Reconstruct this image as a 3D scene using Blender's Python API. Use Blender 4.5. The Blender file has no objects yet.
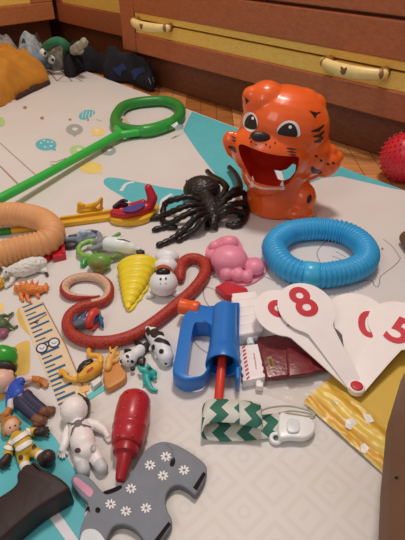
import bpy, bmesh, math, random
from mathutils import Vector, Matrix, noise
from mathutils.bvhtree import BVHTree
random.seed(7)
V = Vector
SC = bpy.context.scene
COL = SC.collection
# ---------------------------------------------------------------- camera
IW, IH, FL = 405, 540, 460.0
PITCH = math.radians(37.2)
CH = 0.40
CAM = V((0, 0, CH))
FWD = V((0, math.cos(PITCH), -math.sin(PITCH)))
UPV = V((0, math.sin(PITCH), math.cos(PITCH)))
RGT = V((1, 0, 0))
cd = bpy.data.cameras.new('camera')
cam = bpy.data.objects.new('camera', cd); COL.objects.link(cam)
cd.sensor_fit = 'VERTICAL'; cd.sensor_height = 24.0; cd.lens = 24.0 * FL / IH
cd.clip_start = 0.01
cam.location = CAM
cam.rotation_euler = (math.pi / 2 - PITCH, 0, 0)
SC.camera = cam

def ray(px, py):
    return FWD + RGT * ((px - IW / 2) / FL) + UPV * ((IH / 2 - py) / FL)
def F(px, py, z=0.0):
    r = ray(px, py); return CAM + r * ((z - CH) / r.z)
def Y(px, py, y):
    r = ray(px, py); return CAM + r * (y / r.y)
def onplane(px, py, p0, n):
    r = ray(px, py); return CAM + r * ((p0 - CAM).dot(n) / r.dot(n))
def S(p):                      # metres per pixel at a point
    return (p - CAM).dot(FWD) / FL
def s_at(px, py): return S(F(px, py))

# ---------------------------------------------------------------- materials
LITE = (0.86, 0.70, 0.625)
def lin(h):
    h = h.lstrip('#'); out = []
    for i in (0, 2, 4):
        c = int(h[i:i + 2], 16) / 255
        out.append(c / 12.92 if c <= .04045 else ((c + .055) / 1.055) ** 2.4)
    return out
def colour(h):
    return [min(.92, a / b) for a, b in zip(lin(h), LITE)]
MATS = {}
def M(h, rough=.5, var=.08, scale=60, bump=0, bscale=200, sss=0, trans=0, alpha=1, coat=0, spec=.5):
    key = (h, rough, var, scale, bump, bscale, sss, trans, alpha, coat, spec)
    if key in MATS: return MATS[key]
    m = bpy.data.materials.new('surface_' + h); m.use_nodes = True
    nt = m.node_tree; b = nt.nodes['Principled BSDF']
    c = colour(h)
    tc = nt.nodes.new('ShaderNodeTexCoord')
    nz = nt.nodes.new('ShaderNodeTexNoise'); nz.inputs['Scale'].default_value = scale; nz.inputs['Detail'].default_value = 3
    nt.links.new(tc.outputs['Object'], nz.inputs['Vector'])
    rp = nt.nodes.new('ShaderNodeValToRGB')
    rp.color_ramp.elements[0].position = .3; rp.color_ramp.elements[1].position = .7
    rp.color_ramp.elements[0].color = [x * (1 - var) for x in c] + [1]
    rp.color_ramp.elements[1].color = [min(.95, x * (1 + var)) for x in c] + [1]
    nt.links.new(nz.outputs['Fac'], rp.inputs['Fac'])
    nt.links.new(rp.outputs['Color'], b.inputs['Base Color'])
    b.inputs['Roughness'].default_value = rough
    b.inputs['Specular IOR Level'].default_value = spec
    if coat:
        b.inputs['Coat Weight'].default_value = coat; b.inputs['Coat Roughness'].default_value = .12
    if sss:
        b.inputs['Subsurface Weight'].default_value = sss; b.inputs['Subsurface Radius'].default_value = (.01, .006, .004)
        b.inputs['Subsurface Scale'].default_value = .5
    if trans: b.inputs['Transmission Weight'].default_value = trans
    if alpha < 1: b.inputs['Alpha'].default_value = alpha
    if bump:
        n2 = nt.nodes.new('ShaderNodeTexNoise'); n2.inputs['Scale'].default_value = bscale; n2.inputs['Detail'].default_value = 4
        nt.links.new(tc.outputs['Object'], n2.inputs['Vector'])
        bp = nt.nodes.new('ShaderNodeBump'); bp.inputs['Strength'].default_value = bump; bp.inputs['Distance'].default_value = .002
        nt.links.new(n2.outputs['Fac'], bp.inputs['Height']); nt.links.new(bp.outputs['Normal'], b.inputs['Normal'])
    MATS[key] = m
    return m
def two_tone(h1, h2, axis=2, lo=0., hi=1., rough=.5):
    m = bpy.data.materials.new('blend_' + h1 + '_' + h2); m.use_nodes = True
    nt = m.node_tree; b = nt.nodes['Principled BSDF']
    tc = nt.nodes.new('ShaderNodeTexCoord'); sx = nt.nodes.new('ShaderNodeSeparateXYZ')
    nt.links.new(tc.outputs['Generated'], sx.inputs[0])
    mr = nt.nodes.new('ShaderNodeMapRange'); mr.inputs['From Min'].default_value = lo; mr.inputs['From Max'].default_value = hi
    nt.links.new(sx.outputs[axis], mr.inputs['Value'])
    rp = nt.nodes.new('ShaderNodeValToRGB')
    rp.color_ramp.elements[0].color = colour(h1) + [1]; rp.color_ramp.elements[1].color = colour(h2) + [1]
    nt.links.new(mr.outputs['Result'], rp.inputs['Fac']); nt.links.new(rp.outputs['Color'], b.inputs['Base Color'])
    b.inputs['Roughness'].default_value = rough
    return m
def wood(h1, h2, rot, rough=.45, sc=9):
    m = bpy.data.materials.new('wood_' + h1); m.use_nodes = True
    nt = m.node_tree; b = nt.nodes['Principled BSDF']
    tc = nt.nodes.new('ShaderNodeTexCoord'); mp = nt.nodes.new('ShaderNodeMapping')
    mp.inputs['Rotation'].default_value = (0, 0, rot); mp.inputs['Scale'].default_value = (1.2, 12, 22)
    nt.links.new(tc.outputs['Object'], mp.inputs['Vector'])
    nz = nt.nodes.new('ShaderNodeTexNoise'); nz.inputs['Scale'].default_value = sc; nz.inputs['Detail'].default_value = 6
    nz.inputs['Distortion'].default_value = .6
    nt.links.new(mp.outputs[0], nz.inputs['Vector'])
    rp = nt.nodes.new('ShaderNodeValToRGB')
    rp.color_ramp.elements[0].position = .3; rp.color_ramp.elements[1].position = .72
    rp.color_ramp.elements[0].color = colour(h1) + [1]; rp.color_ramp.elements[1].color = colour(h2) + [1]
    nt.links.new(nz.outputs['Fac'], rp.inputs['Fac']); nt.links.new(rp.outputs['Color'], b.inputs['Base Color'])
    b.inputs['Roughness'].default_value = rough
    return m

# ---------------------------------------------------------------- objects
ORIG = {}
def tag(o, label=None, cat=None, group=None, kind=None):
    if label: o['label'] = label
    if cat: o['category'] = cat
    if group: o['group'] = group
    if kind: o['kind'] = kind
    return o
def thing(name, label, cat, px, py, z=0., group=None, at=None):
    o = bpy.data.objects.new(name, None); COL.objects.link(o)
    o.empty_display_size = .02
    o.location = at if at is not None else F(px, py, z)
    ORIG[o.name] = V(o.location)
    return tag(o, label, cat, group)
def obj(name, src, mats, parent=None, smooth=True, label=None, kind=None, origin=None):
    """src: bmesh or mesh in world coordinates -> linked object"""
    if isinstance(src, bmesh.types.BMesh):
        me = bpy.data.meshes.new(name); src.to_mesh(me); src.free()
    else:
        me = src; me.name = name
    if not isinstance(mats, (list, tuple)): mats = [mats]
    for i, m in enumerate(mats):
        if i < len(me.materials): me.materials[i] = m
        else: me.materials.append(m)
    o = bpy.data.objects.new(name, me); COL.objects.link(o)
    if parent is not None:
        og = ORIG[parent.name]; o.parent = parent
    else:
        if origin is None:
            xs = [v.co for v in me.vertices]
            mn = V([min(c[i] for c in xs) for i in range(3)]); mx = V([max(c[i] for c in xs) for i in range(3)])
            origin = V(((mn.x + mx.x) / 2, (mn.y + mx.y) / 2, mn.z))
        og = V(origin); o.location = og
    ORIG[o.name] = V(og)
    me.transform(Matrix.Translation(-og))
    if smooth is not None:
        me.polygons.foreach_set('use_smooth', [bool(smooth)] * len(me.polygons))
        if smooth == 'auto':
            me.polygons.foreach_set('use_smooth', [True] * len(me.polygons)); me.set_sharp_from_angle(angle=math.radians(38))
    me.update()
    if label: o['label'] = label
    if kind: o['kind'] = kind
    return o
def BM(): return bmesh.new()
def setmi(faces, mi):
    for f in faces: f.material_index = mi
def sphere(bm, c, r, rot=None, seg=20, mi=0):
    r = (r, r, r) if not isinstance(r, (tuple, list)) else r
    m = Matrix.Translation(c) @ (rot if rot is not None else Matrix.Identity(4)) @ Matrix.Diagonal((r[0], r[1], r[2], 1))
    res = bmesh.ops.create_uvsphere(bm, u_segments=seg, v_segments=max(8, seg // 2 + 2), radius=1, matrix=m)
    fs = {f for v in res['verts'] for f in v.link_faces}; setmi(fs, mi)
    return fs
def zrot(d): return Matrix.Rotation(math.radians(d), 4, 'Z')
def cone(bm, a, b, r1, r2, seg=18, mi=0):
    d = b - a
    if d.length < 1e-6: return
    q = d.to_track_quat('Z', 'Y').to_matrix().to_4x4()
    res = bmesh.ops.create_cone(bm, cap_ends=True, segments=seg, radius1=max(r1, 1e-5), radius2=max(r2, 1e-5), depth=d.length,
                          matrix=Matrix.Translation((a + b) / 2) @ q)
    setmi({f for v in res['verts'] for f in v.link_faces}, mi)
def box(bm, c, size, rot=None, mi=0, bev=0):
    m = Matrix.Translation(c) @ (rot if rot is not None else Matrix.Identity(4)) @ Matrix.Diagonal((size[0], size[1], size[2], 1))
    res = bmesh.ops.create_cube(bm, size=1, matrix=m)
    setmi({f for v in res['verts'] for f in v.link_faces}, mi)
    if bev:
        es = list({e for v in res['verts'] for e in v.link_edges})
        r2 = bmesh.ops.bevel(bm, geom=es, offset=bev, segments=2, affect='EDGES', profile=.5, material=mi)
def cr(pts, n=8, closed=False):
    """Catmull-Rom through points (tuples or Vectors of any length)"""
    P = [tuple(p) for p in pts]; N = len(P); out = []
    rng = range(N if closed else N - 1)
    for i in rng:
        g = (lambda k: P[k % N]) if closed else (lambda k: P[max(0, min(N - 1, k))])
        p0, p1, p2, p3 = g(i - 1), g(i), g(i + 1), g(i + 2)
        for j in range(n):
            t = j / n
            out.append(tuple(.5 * (2 * b + (c - a) * t + (2 * a - 5 * b + 4 * c - d) * t * t + (3 * b - a - 3 * c + d) * t ** 3)
                             for a, b, c, d in zip(p0, p1, p2, p3)))
    if not closed: out.append(P[-1])
    return out
def resample(pts, step, closed=False):
    P = [V(p) for p in pts]
    if closed: P = P + [P[0]]
    L = [0]
    for a, b in zip(P, P[1:]): L.append(L[-1] + (b - a).length)
    n = max(3, int(L[-1] / step)); out = []; k = 0
    for i in range(n if closed else n + 1):
        t = L[-1] * i / n
        while k < len(L) - 2 and L[k + 1] < t: k += 1
        u = (t - L[k]) / max(1e-9, L[k + 1] - L[k]); out.append(P[k].lerp(P[k + 1], u))
    return out
def tube(bm, pts, rad, seg=14, closed=False, mif=None, flat=1., cap=True):
    """pts: Vectors; rad: list or number; rings built with an upright frame"""
    n = len(pts); rad = rad if isinstance(rad, (list, tuple)) else [rad] * n
    rings = []; prev = None
    for i in range(n):
        a = pts[(i - 1) % n] if closed or i > 0 else pts[i]; b = pts[(i + 1) % n] if closed or i < n - 1 else pts[i]
        t = (b - a).normalized()
        u = V((0, 0, 1)) - t * t.z
        if u.length < .15: u = (prev - t * prev.dot(t)) if prev is not None else V((0, 1, 0)) - t * t.y
        u.normalize(); prev = u; w = t.cross(u)
        rings.append([bm.verts.new(pts[i] + (u * math.cos(k * 2 * math.pi / seg) * flat + w * math.sin(k * 2 * math.pi / seg)) * rad[i]) for k in range(seg)])
    for i in range(n if closed else n - 1):
        A, B = rings[i], rings[(i + 1) % n]
        for k in range(seg):
            f = bm.faces.new((A[k], A[(k + 1) % seg], B[(k + 1) % seg], B[k]))
            if mif: f.material_index = mif(i, k)
    if not closed and cap:
        for R, p, q, r in ((rings[0], pts[0], pts[1], rad[0]), (rings[-1], pts[-1], pts[-2], rad[-1])):
            d = (p - q).normalized(); prevr = R
            for sc_, of in ((.8, .55), (.45, .85)):
                nr = [bm.verts.new(p + (v.co - p) * sc_ + d * r * of) for v in R]
                for k in range(seg):
                    bm.faces.new((prevr[k], prevr[(k + 1) % seg], nr[(k + 1) % seg], nr[k]))
                prevr = nr
            c = bm.verts.new(p + d * r)
            for k in range(seg): bm.faces.new((prevr[k], prevr[(k + 1) % seg], c))
    bmesh.ops.recalc_face_normals(bm, faces=bm.faces[:])
def prism(bm, top, thick, bev=0, mi=0, side_mi=None):
    """top: list of Vectors (closed outline); extruded down by thick"""
    vt = [bm.verts.new(p) for p in top]; vb = [bm.verts.new(p - V((0, 0, thick))) for p in top]
    n = len(top); ft = bm.faces.new(vt); fb = bm.faces.new(vb[::-1]); fs = [ft, fb]
    ft.material_index = mi; fb.material_index = mi
    for i in range(n):
        f = bm.faces.new((vt[i], vb[i], vb[(i + 1) % n], vt[(i + 1) % n])); f.material_index = mi if side_mi is None else side_mi; fs.append(f)
    bmesh.ops.recalc_face_normals(bm, faces=fs)
    if bev:
        es = [e for e in ft.edges] + [e for e in fb.edges]
        bmesh.ops.bevel(bm, geom=es, offset=bev, segments=3, affect='EDGES', profile=.5)
def flat_poly(bm, pts, mi=0):
    vs = [bm.verts.new(p) for p in pts]
    f = bm.faces.new(vs); f.normal_update()
    if f.normal.z < 0: f.normal_flip()
    f.material_index = mi
    return f
def stroke(bm, pts, w, mi=0):
    """flat ribbon along Vectors, lying horizontally"""
    L, R = [], []
    for i, p in enumerate(pts):
        a = pts[max(0, i - 1)]; b = pts[min(len(pts) - 1, i + 1)]
        t = (b - a); t.z = 0; t.normalize(); s = V((-t.y, t.x, 0)) * (w / 2)
        L.append(bm.verts.new(p + s)); R.append(bm.verts.new(p - s))
    for i in range(len(pts) - 1):
        f = bm.faces.new((R[i], R[i + 1], L[i + 1], L[i])); f.material_index = mi
def lathe(bm, a, b, prof, seg=28, mi=0):
    """prof: (t along a->b in metres, radius)"""
    d = (b - a).normalized(); u = V((0, 0, 1)) - d * d.z
    if u.length < .1: u = V((0, 1, 0))
    u.normalize(); w = d.cross(u); rings = []
    for t, r in prof:
        rings.append([bm.verts.new(a + d * t + (u * math.cos(2 * math.pi * k / seg) + w * math.sin(2 * math.pi * k / seg)) * max(r, 1e-5)) for k in range(seg)])
    fs = []
    for A, B in zip(rings, rings[1:]):
        for k in range(seg): fs.append(bm.faces.new((A[k], A[(k + 1) % seg], B[(k + 1) % seg], B[k])))
    fs.append(bm.faces.new(rings[0][::-1])); fs.append(bm.faces.new(rings[-1]))
    setmi(fs, mi); bmesh.ops.recalc_face_normals(bm, faces=fs)

def pt(e, z0=0.):
    """(px,py,r_px[,z_mm]) -> centre, radius in metres.  z given: height of the centre; else resting on z0"""
    if isinstance(e[0], Vector): return e[0], e[1]
    px, py, r = e[:3]
    z = e[3] / 1000 if len(e) > 3 and e[3] is not None else None
    if z is None:
        p = F(px, py, z0)
        for _ in range(3): p = F(px, py, z0 + r * S(p))
        return p, r * S(p)
    p = F(px, py, z); return p, r * S(p)
def remesh(bm, vox, sm=4, nz=None):
    me = bpy.data.meshes.new('tmp'); bm.to_mesh(me); bm.free()
    o = bpy.data.objects.new('tmp', me); COL.objects.link(o)
    m = o.modifiers.new('r', 'REMESH'); m.mode = 'VOXEL'; m.voxel_size = vox
    if sm:
        s = o.modifiers.new('s', 'SMOOTH'); s.iterations = sm; s.factor = .5
    dg = bpy.context.evaluated_depsgraph_get()
    out = bpy.data.meshes.new_from_object(o.evaluated_get(dg))
    bpy.data.objects.remove(o); bpy.data.meshes.remove(me)
    if nz:
        amp, sc = nz
        ns = [v.normal.copy() for v in out.vertices]
        for v, nn in zip(out.vertices, ns):
            v.co += nn * amp * noise.noise(v.co * sc)
    return out
def blob_mesh(chains, vox=None, sm=4, nz=None, z0=0.):
    bm = BM(); rmin = 1; allp = []
    for ch in chains:
        if ch[0] == 'e':            # ellipsoid: px,py,rx,ry,rz,(z mm or None),yaw
            _, px, py, rx, ry, rz = ch[:6]
            z = ch[6] if len(ch) > 6 else None; yaw = ch[7] if len(ch) > 7 else 0
            c, r = pt((px, py, rz, z), z0); s = r / rz
            sphere(bm, c, (rx * s, ry * s, r), zrot(yaw)); rmin = min(rmin, min(rx, ry, rz) * s); allp.append((c, max(rx, ry) * s)); continue
        pr = [pt(e, z0) for e in ch]
        for p, r in pr: sphere(bm, p, r, seg=16); rmin = min(rmin, r); allp.append((p, r))
        for (a, ra), (b, rb) in zip(pr, pr[1:]): cone(bm, a, b, ra, rb, 16)
    mn = [min(p[i] - r for p, r in allp) for i in range(3)]; mx = [max(p[i] + r for p, r in allp) for i in range(3)]
    ext = max(b - a for a, b in zip(mn, mx))
    if vox is None: vox = max(min(rmin * .3, ext / 50), ext / 130)
    return remesh(bm, vox, sm, nz)
def blob(name, chains, mat, parent=None, vox=None, sm=4, nz=None, z0=0., label=None, kind=None):
    return obj(name, blob_mesh(chains, vox, sm, nz, z0), mat, parent, True, label, kind)
def bvh_of(*objs):
    vs, fs = [], []
    for o in objs:
        og = ORIG[o.name]; k = len(vs)
        vs += [v.co + og for v in o.data.vertices]; fs += [[i + k for i in p.vertices] for p in o.data.polygons]
    return BVHTree.FromPolygons(vs, fs)
def hit(bvh, px, py):
    loc, n, i, d = bvh.ray_cast(CAM, ray(px, py).normalized())
    return (loc, n) if loc is not None else None
def paint(bm, bvh, outline, mi=0, off=.0004, rings=4):
    """a thin patch of paint laid on the surface a bvh describes, inside a pixel outline"""
    cx = sum(p[0] for p in outline) / len(outline); cy = sum(p[1] for p in outline) / len(outline)
    h0 = hit(bvh, cx, cy)
    if h0 is None: return
    n0 = h0[1]
    def at(x, y):
        h = hit(bvh, x, y)
        if h is None or (h[0] - h0[0]).length > .04: return None
        nn = h[1] if h[1].dot(h[0] - CAM) < 0 else -h[1]
        return h[0] + nn * off
    last = None; c = bm.verts.new(at(cx, cy))
    for k in range(1, rings + 1):
        t = k / rings; cur = []
        for i, (x, y) in enumerate(outline):
            p = at(cx + (x - cx) * t, cy + (y - cy) * t)
            if p is None: p = (last[i].co.copy() if last else c.co.copy())
            cur.append(bm.verts.new(p))
        n = len(cur)
        for i in range(n):
            j = (i + 1) % n
            f = bm.faces.new((c, cur[i], cur[j])) if last is None else bm.faces.new((last[i], cur[i], cur[j], last[j]))
            f.material_index = mi
        last = cur
def ell(px, py, rx, ry, rot=0, n=20):
    a = math.radians(rot); out = []
    for k in range(n):
        t = 2 * math.pi * k / n; x, y = rx * math.cos(t), ry * math.sin(t)
        out.append((px + x * math.cos(a) - y * math.sin(a), py + x * math.sin(a) + y * math.cos(a)))
    return out
def pstroke(pts, w):
    """outline of a tapered pixel stroke"""
    L, R = [], []
    for i, p in enumerate(pts):
        a = pts[max(0, i - 1)]; b = pts[min(len(pts) - 1, i + 1)]
        tx, ty = b[0] - a[0], b[1] - a[1]; l = math.hypot(tx, ty) or 1
        ww = w / 2 * (.35 if i in (0, len(pts) - 1) else 1)
        L.append((p[0] - ty / l * ww, p[1] + tx / l * ww)); R.append((p[0] + ty / l * ww, p[1] - tx / l * ww))
    return L + R[::-1]
def painted(name, outlines, mat, parent, bvh, off=.0004, rings=4, label=None):
    bm = BM()
    for o in outlines: paint(bm, bvh, o, 0, off, rings)
    bmesh.ops.recalc_face_normals(bm, faces=bm.faces[:])
    return obj(name, bm, mat, parent, True, label)
def text_on(bm, txt, org, xd, yd, mi=0, bold=.03):
    """filled letters; org = centre, xd / yd = vectors of one letter-height"""
    cu = bpy.data.curves.new('t', 'FONT'); cu.body = txt; cu.align_x = 'CENTER'; cu.align_y = 'CENTER'; cu.size = 1.35; cu.offset = bold
    cu.resolution_u = 6
    o = bpy.data.objects.new('t', cu); COL.objects.link(o)
    dg = bpy.context.evaluated_depsgraph_get(); me = bpy.data.meshes.new_from_object(o.evaluated_get(dg))
    vs = [bm.verts.new(org + xd * v.co.x + yd * v.co.y) for v in me.vertices]
    for p in me.polygons:
        try:
            f = bm.faces.new([vs[i] for i in p.vertices]); f.material_index = mi
            f.normal_update()
            if f.normal.z < 0: f.normal_flip()
        except ValueError: pass
    bpy.data.objects.remove(o); bpy.data.meshes.remove(me); bpy.data.curves.remove(cu)
# ================================================================= SETTING
FZ = -.008                                   # parquet lies 8 mm under the mat top
MA = F(50, 57.5); MB_ = F(405, 190.6)
ME = (MB_ - MA).normalized()                  # along the far edge of the mat
MN = V((ME.y, -ME.x, 0))                      # towards the camera
if MN.y > 0: MN = -MN
B1, B2 = F(156, 85, FZ), F(380, 156, FZ)
U = (B2 - B1).normalized()                    # along the long cabinet, towards the right
N = V((U.y, -U.x, 0))
if N.y > 0: N = -N                            # out of the cabinet, into the room

# --- floor: oak parquet laid herringbone
floor_m = [wood('8a4a22', 'a9652f', .8), wood('b06a38', 'cf8a50', 0), wood('84461f', 'a05c2c', 1.57), M('4a2614', .8)]
bm = BM()
c0 = (B1 + B2) / 2
A45 = (U + N).normalized(); B45 = (U - N).normalized()
flat_poly(bm, [c0 - U * 3.2 + N * 3.4, c0 + U * 3.2 + N * 3.4, c0 + U * 3.2 - N * .6, c0 - U * 3.2 - N * .6], 3)
for v in bm.verts: v.co.z = FZ - .003
pw, pl = .042, .21
g = .0006
def plank(cx, cy, dx, dy, k):
    o = c0 + A45 * cx + B45 * cy + V((0, 0, 0)); o.z = FZ
    a = A45 * (dx - 2 * g); b = B45 * (dy - 2 * g); o = o + A45 * g + B45 * g
    f = flat_poly(bm, [o, o + a, o + a + b, o + b], random.choice(k))
for i in range(-24, 26):
    for j in range(-11, 14):
        # herringbone: steps of one plank width along the diagonal
        bx = i * pw + j * pl; by = i * pw - j * pl
        o = A45 * bx + B45 * by
        if abs(o.dot(U)) > 1.7 or not (-.2 < o.dot(N) < .75): continue
        plank(bx, by, pl, pw, (1, 1, 0)); plank(bx, by + pw, pw, pl, (2, 0, 2))
floor = obj('floor', bm, floor_m, None, False); tag(floor, kind='structure')

# --- the cabinets
brown = wood('9a4e2d', 'ac5d38', -math.atan2(U.y, U.x), .42)
brown2 = wood('a45a32', 'b86c3e', 0, .42)
plinth_m = wood('5e2f1c', '744026', -math.atan2(U.y, U.x), .5)  # cabinet brown made darker: shade below the overhanging fronts, put into the colour
yell = wood('e3a344', 'f2b95c', -math.atan2(U.y, U.x), .4)
yell2 = M('e0bb78', .38)
dark = M('44210f', .6)
D0 = B1 + N * .028; D0.z = 0
def dz(px, py, p0=None, n=None): return onplane(px, py, p0 if p0 is not None else D0, n if n is not None else N)
zb = dz(200, 69.5).z; zy1 = dz(255, 60).z; zg = dz(255, 43.5).z; zy0 = dz(255, 34.5).z; zd = dz(335, 10).z
uL = (dz(123, 48) - D0).dot(U); uS = (dz(134, 25) - D0).dot(U)     # left end of the drawer unit, inner edge of its stile
uR = uL + 2.05
def along(u, z, out=0., base=None): 
    p = (base if base is not None else D0) + U * u + N * out; p.z = z; return p
def panel(bm, u0, u1, z0, z1, o0, o1, mi=0, bev=.003, base=None):
    """block between u0..u1, z0..z1, from o0 (back) to o1 (front)"""
    c = along((u0 + u1) / 2, (z0 + z1) / 2, (o0 + o1) / 2, base)
    box(bm, c, (u1 - u0, abs(o1 - o0), z1 - z0), Matrix.Rotation(math.atan2(U.y, U.x), 4, 'Z'), mi, bev)
t = thing('drawer_cabinet', 'long low reddish brown cabinet with yellow stripe and two yellow handles', 'cabinet', 0, 0, at=along((uL + uR) / 2, FZ, -.2))
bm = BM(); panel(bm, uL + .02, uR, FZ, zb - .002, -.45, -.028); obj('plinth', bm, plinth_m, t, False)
bm = BM(); panel(bm, uL, uR, zb, zd + .5, -.45, -.024); obj('carcass', bm, brown, t, False)
bm = BM(); panel(bm, uL, uS, zb, zd + .5, -.024, .0); obj('stile', bm, brown, t, False)
bm = BM(); panel(bm, uS + .002, uR, zb, zy1, -.023, 0, 0); panel(bm, uS + .002, uR, zy1, zg - .002, -.023, -.004, 1, .002)
dr = obj('drawer', bm, [brown, yell], t, False)
def handle(pxa, pya, pxb, pyb, par):
    a, b = dz(pxa, pya), dz(pxb, pyb); zc = (a.z + b.z) / 2
    u0, u1 = (a - D0).dot(U), (b - D0).dot(U); h = .026
    bm = BM(); top, bot = [], []
    pts = []
    for k in range(13):
        x = k / 12; u = u0 + (u1 - u0) * x
        pts.append(along(u, zc - .004 * math.sin(math.pi * x), .012 + .016 * math.sin(math.pi * x) ** .6))
    tube(bm, pts, [.0085 + .0028 * math.sin(math.pi * k / 12) for k in range(13)], 14, flat=1.15)
    hd = obj('handle', bm, yell2, par, True)
    for u in (u0 + .006, u1 - .006):
        bm = BM(); lathe(bm, along(u, zc, -.006), along(u, zc, .026), [(0, .011), (.020, .011), (.027, .009), (.031, .003)], 14)
        obj('bracket', bm, M('8a5a2c', .35), hd, True)
    # the little round animal-face emblem on the handle
    bm = BM(); c = along((u0 + u1) / 2 - .004, zc - .003, .0392)
    R = Matrix.Rotation(math.atan2(U.y, U.x), 4, 'Z')
    sphere(bm, c, (.006, .0012, .0065), R, 14); sphere(bm, c + U * .005 + V((0, 0, .006)), (.0025, .0012, .0025), R, 10); sphere(bm, c - U * .005 + V((0, 0, .006)), (.0025, .0012, .0025), R, 10)
    obj('emblem', bm, M('7a4a20', .5), hd, True)
handle(327, 60, 387, 74, dr); handle(136, 19, 171, 29.5, dr)
bm = BM(); panel(bm, uS + .002, uR, zg + .002, zy0, -.023, -.004, 1, .002); panel(bm, uS + .002, uR, zy0, zd - .003, -.023, 0, 0)
obj('drawer', bm, [brown, yell], t, False)
bm = BM(); panel(bm, uS + .002, uR, zd + .003, zd + .48, -.023, 0, 0); obj('upper_panel', bm, brown, t, False)
# middle unit, set back beside it
MB0 = dz(62, 20.5, B1 - N * .05); M0 = B1 - N * .05; M0.z = 0
def mz(px, py): return onplane(px, py, M0, N)
zmb = mz(90, 29).z; zmy = mz(90, 8.5).z
um0 = (mz(57, 18) - M0).dot(U); um1 = (along(uL, 0) - M0).dot(U) - .006
t = thing('corner_cabinet', 'brown cabinet with a yellow panel set back in the corner, between the other two cabinets', 'cabinet', 0, 0, at=along((um0 + um1) / 2, FZ, -.2, M0))
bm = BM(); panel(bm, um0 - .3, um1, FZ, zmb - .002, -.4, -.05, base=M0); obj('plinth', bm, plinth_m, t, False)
bm = BM(); panel(bm, um0 - .3, um1, zmb, zmb + .8, -.4, -.021, base=M0); obj('carcass', bm, brown, t, False)
bm = BM(); panel(bm, um0 + .01, um1, zmb, zmy, -.02, 0, 0, base=M0); panel(bm, um0 + .05, um1 - .05, zmy, zmb + .8, -.02, -.004, 1, base=M0); panel(bm, um0 + .01, um0 + .05, zmy, zmb + .8, -.02, 0, 0, base=M0); panel(bm, um1 - .05, um1, zmy, zmb + .8, -.02, 0, 0, base=M0)
obj('door', bm, [brown, yell], t, False)
# left unit, square to the others
cpt = onplane(54.5, 20, M0 + N * .02, N)
L0 = V((cpt.x, cpt.y, 0))
def lz(px, py): return onplane(px, py, L0, U)
zlb = lz(25, 23.3).z; zly = lz(15, 5.5).z
W_ = (lz(54, 10) - L0).dot(N); ws = (lz(32, 5) - L0).dot(N)
RL = Matrix.Rotation(math.atan2(N.y, N.x), 4, 'Z')
def lpanel(bm, w0, w1, z0, z1, o0, o1, mi=0, bev=.003):
    c = L0 + N * ((w0 + w1) / 2) + U * ((o0 + o1) / 2); c.z = (z0 + z1) / 2
    box(bm, c, (abs(w1 - w0), abs(o1 - o0), z1 - z0), RL, mi, bev)
t = thing('wardrobe', 'brown wooden wardrobe with a yellow panelled door at the far left', 'wardrobe', 0, 0, at=V((L0 + N * .5 - U * .2).to_tuple()[:2] + (FZ,)))
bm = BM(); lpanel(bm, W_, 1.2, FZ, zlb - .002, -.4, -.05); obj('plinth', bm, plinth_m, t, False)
bm = BM(); lpanel(bm, W_, 1.2, zlb, zlb + .8, -.4, -.021); obj('carcass', bm, brown2, t, False)
bm = BM(); lpanel(bm, W_, 1.2, zlb, zly, -.02, 0, 0); lpanel(bm, W_, ws, zly, zlb + .8, -.02, 0, 0); lpanel(bm, ws, 1.2, zly, zlb + .8, -.02, -.005, 1)
obj('door', bm, [brown2, yell], t, False)
# walls behind the furniture
wm = M('c9ae96', .8)
bm = BM(); panel(bm, -1.6, 2.6, FZ, 1.6, -.56, -.5); w = obj('wall_back', bm, wm, None, False); tag(w, kind='structure')
bm = BM(); lpanel(bm, -.52, 2.2, FZ, 1.6, -.56, -.5); w = obj('wall_left', bm, wm, None, False); tag(w, kind='structure')

# ================================================================= PLAY MAT
mat_m = bpy.data.materials.new('mat_foam'); mat_m.use_nodes = True
nt = mat_m.node_tree; bs = nt.nodes['Principled BSDF']; bs.inputs['Roughness'].default_value = .48
def nd(t, **k):
    n = nt.nodes.new(t)
    for a, b in k.items(): setattr(n, a, b)
    return n
def mth(op, a, b=None, c=None):
    n = nd('ShaderNodeMath', operation=op)
    for i, x in enumerate((a, b, c)):
        if x is None: continue
        if isinstance(x, (int, float)): n.inputs[i].default_value = x
        else: nt.links.new(x, n.inputs[i])
    return n.outputs[0]
tc = nd('ShaderNodeTexCoord'); mp = nd('ShaderNodeMapping')
mp.inputs['Rotation'].default_value = (0, 0, -math.atan2(ME.y, ME.x) ); 
nt.links.new(tc.outputs['Object'], mp.inputs['Vector'])
sx = nd('ShaderNodeSeparateXYZ'); nt.links.new(mp.outputs[0], sx.inputs[0])
cell = .036
u_ = mth('DIVIDE', sx.outputs[0], cell); v_ = mth('DIVIDE', sx.outputs[1], cell)
fu = mth('ABSOLUTE', mth('SUBTRACT', mth('FRACT', u_), .5)); fv = mth('ABSOLUTE', mth('SUBTRACT', mth('FRACT', v_), .5))
dd = mth('MAXIMUM', fu, fv)
fr = mth('MULTIPLY', mth('GREATER_THAN', dd, .30), mth('LESS_THAN', dd, .41))
rr = mth('SQRT', mth('ADD', mth('MULTIPLY', fu, fu), mth('MULTIPLY', fv, fv)))
par = mth('GREATER_THAN', mth('FRACT', mth('MULTIPLY', mth('ADD', mth('FLOOR', u_), mth('MULTIPLY', mth('FLOOR', v_), 1.37)), .31)), .45)
ring = mth('MULTIPLY', mth('GREATER_THAN', rr, .10), mth('LESS_THAN', rr, .17))
bar = mth('MULTIPLY', mth('LESS_THAN', fu, .05), mth('LESS_THAN', fv, .16))
let = mth('ADD', mth('MULTIPLY', ring, par), mth('MULTIPLY', bar, mth('SUBTRACT', 1, par)))
emb = mth('MINIMUM', mth('ADD', fr, let), 1)
so = nd('ShaderNodeSeparateXYZ'); nt.links.new(tc.outputs['Object'], so.inputs[0])
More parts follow.
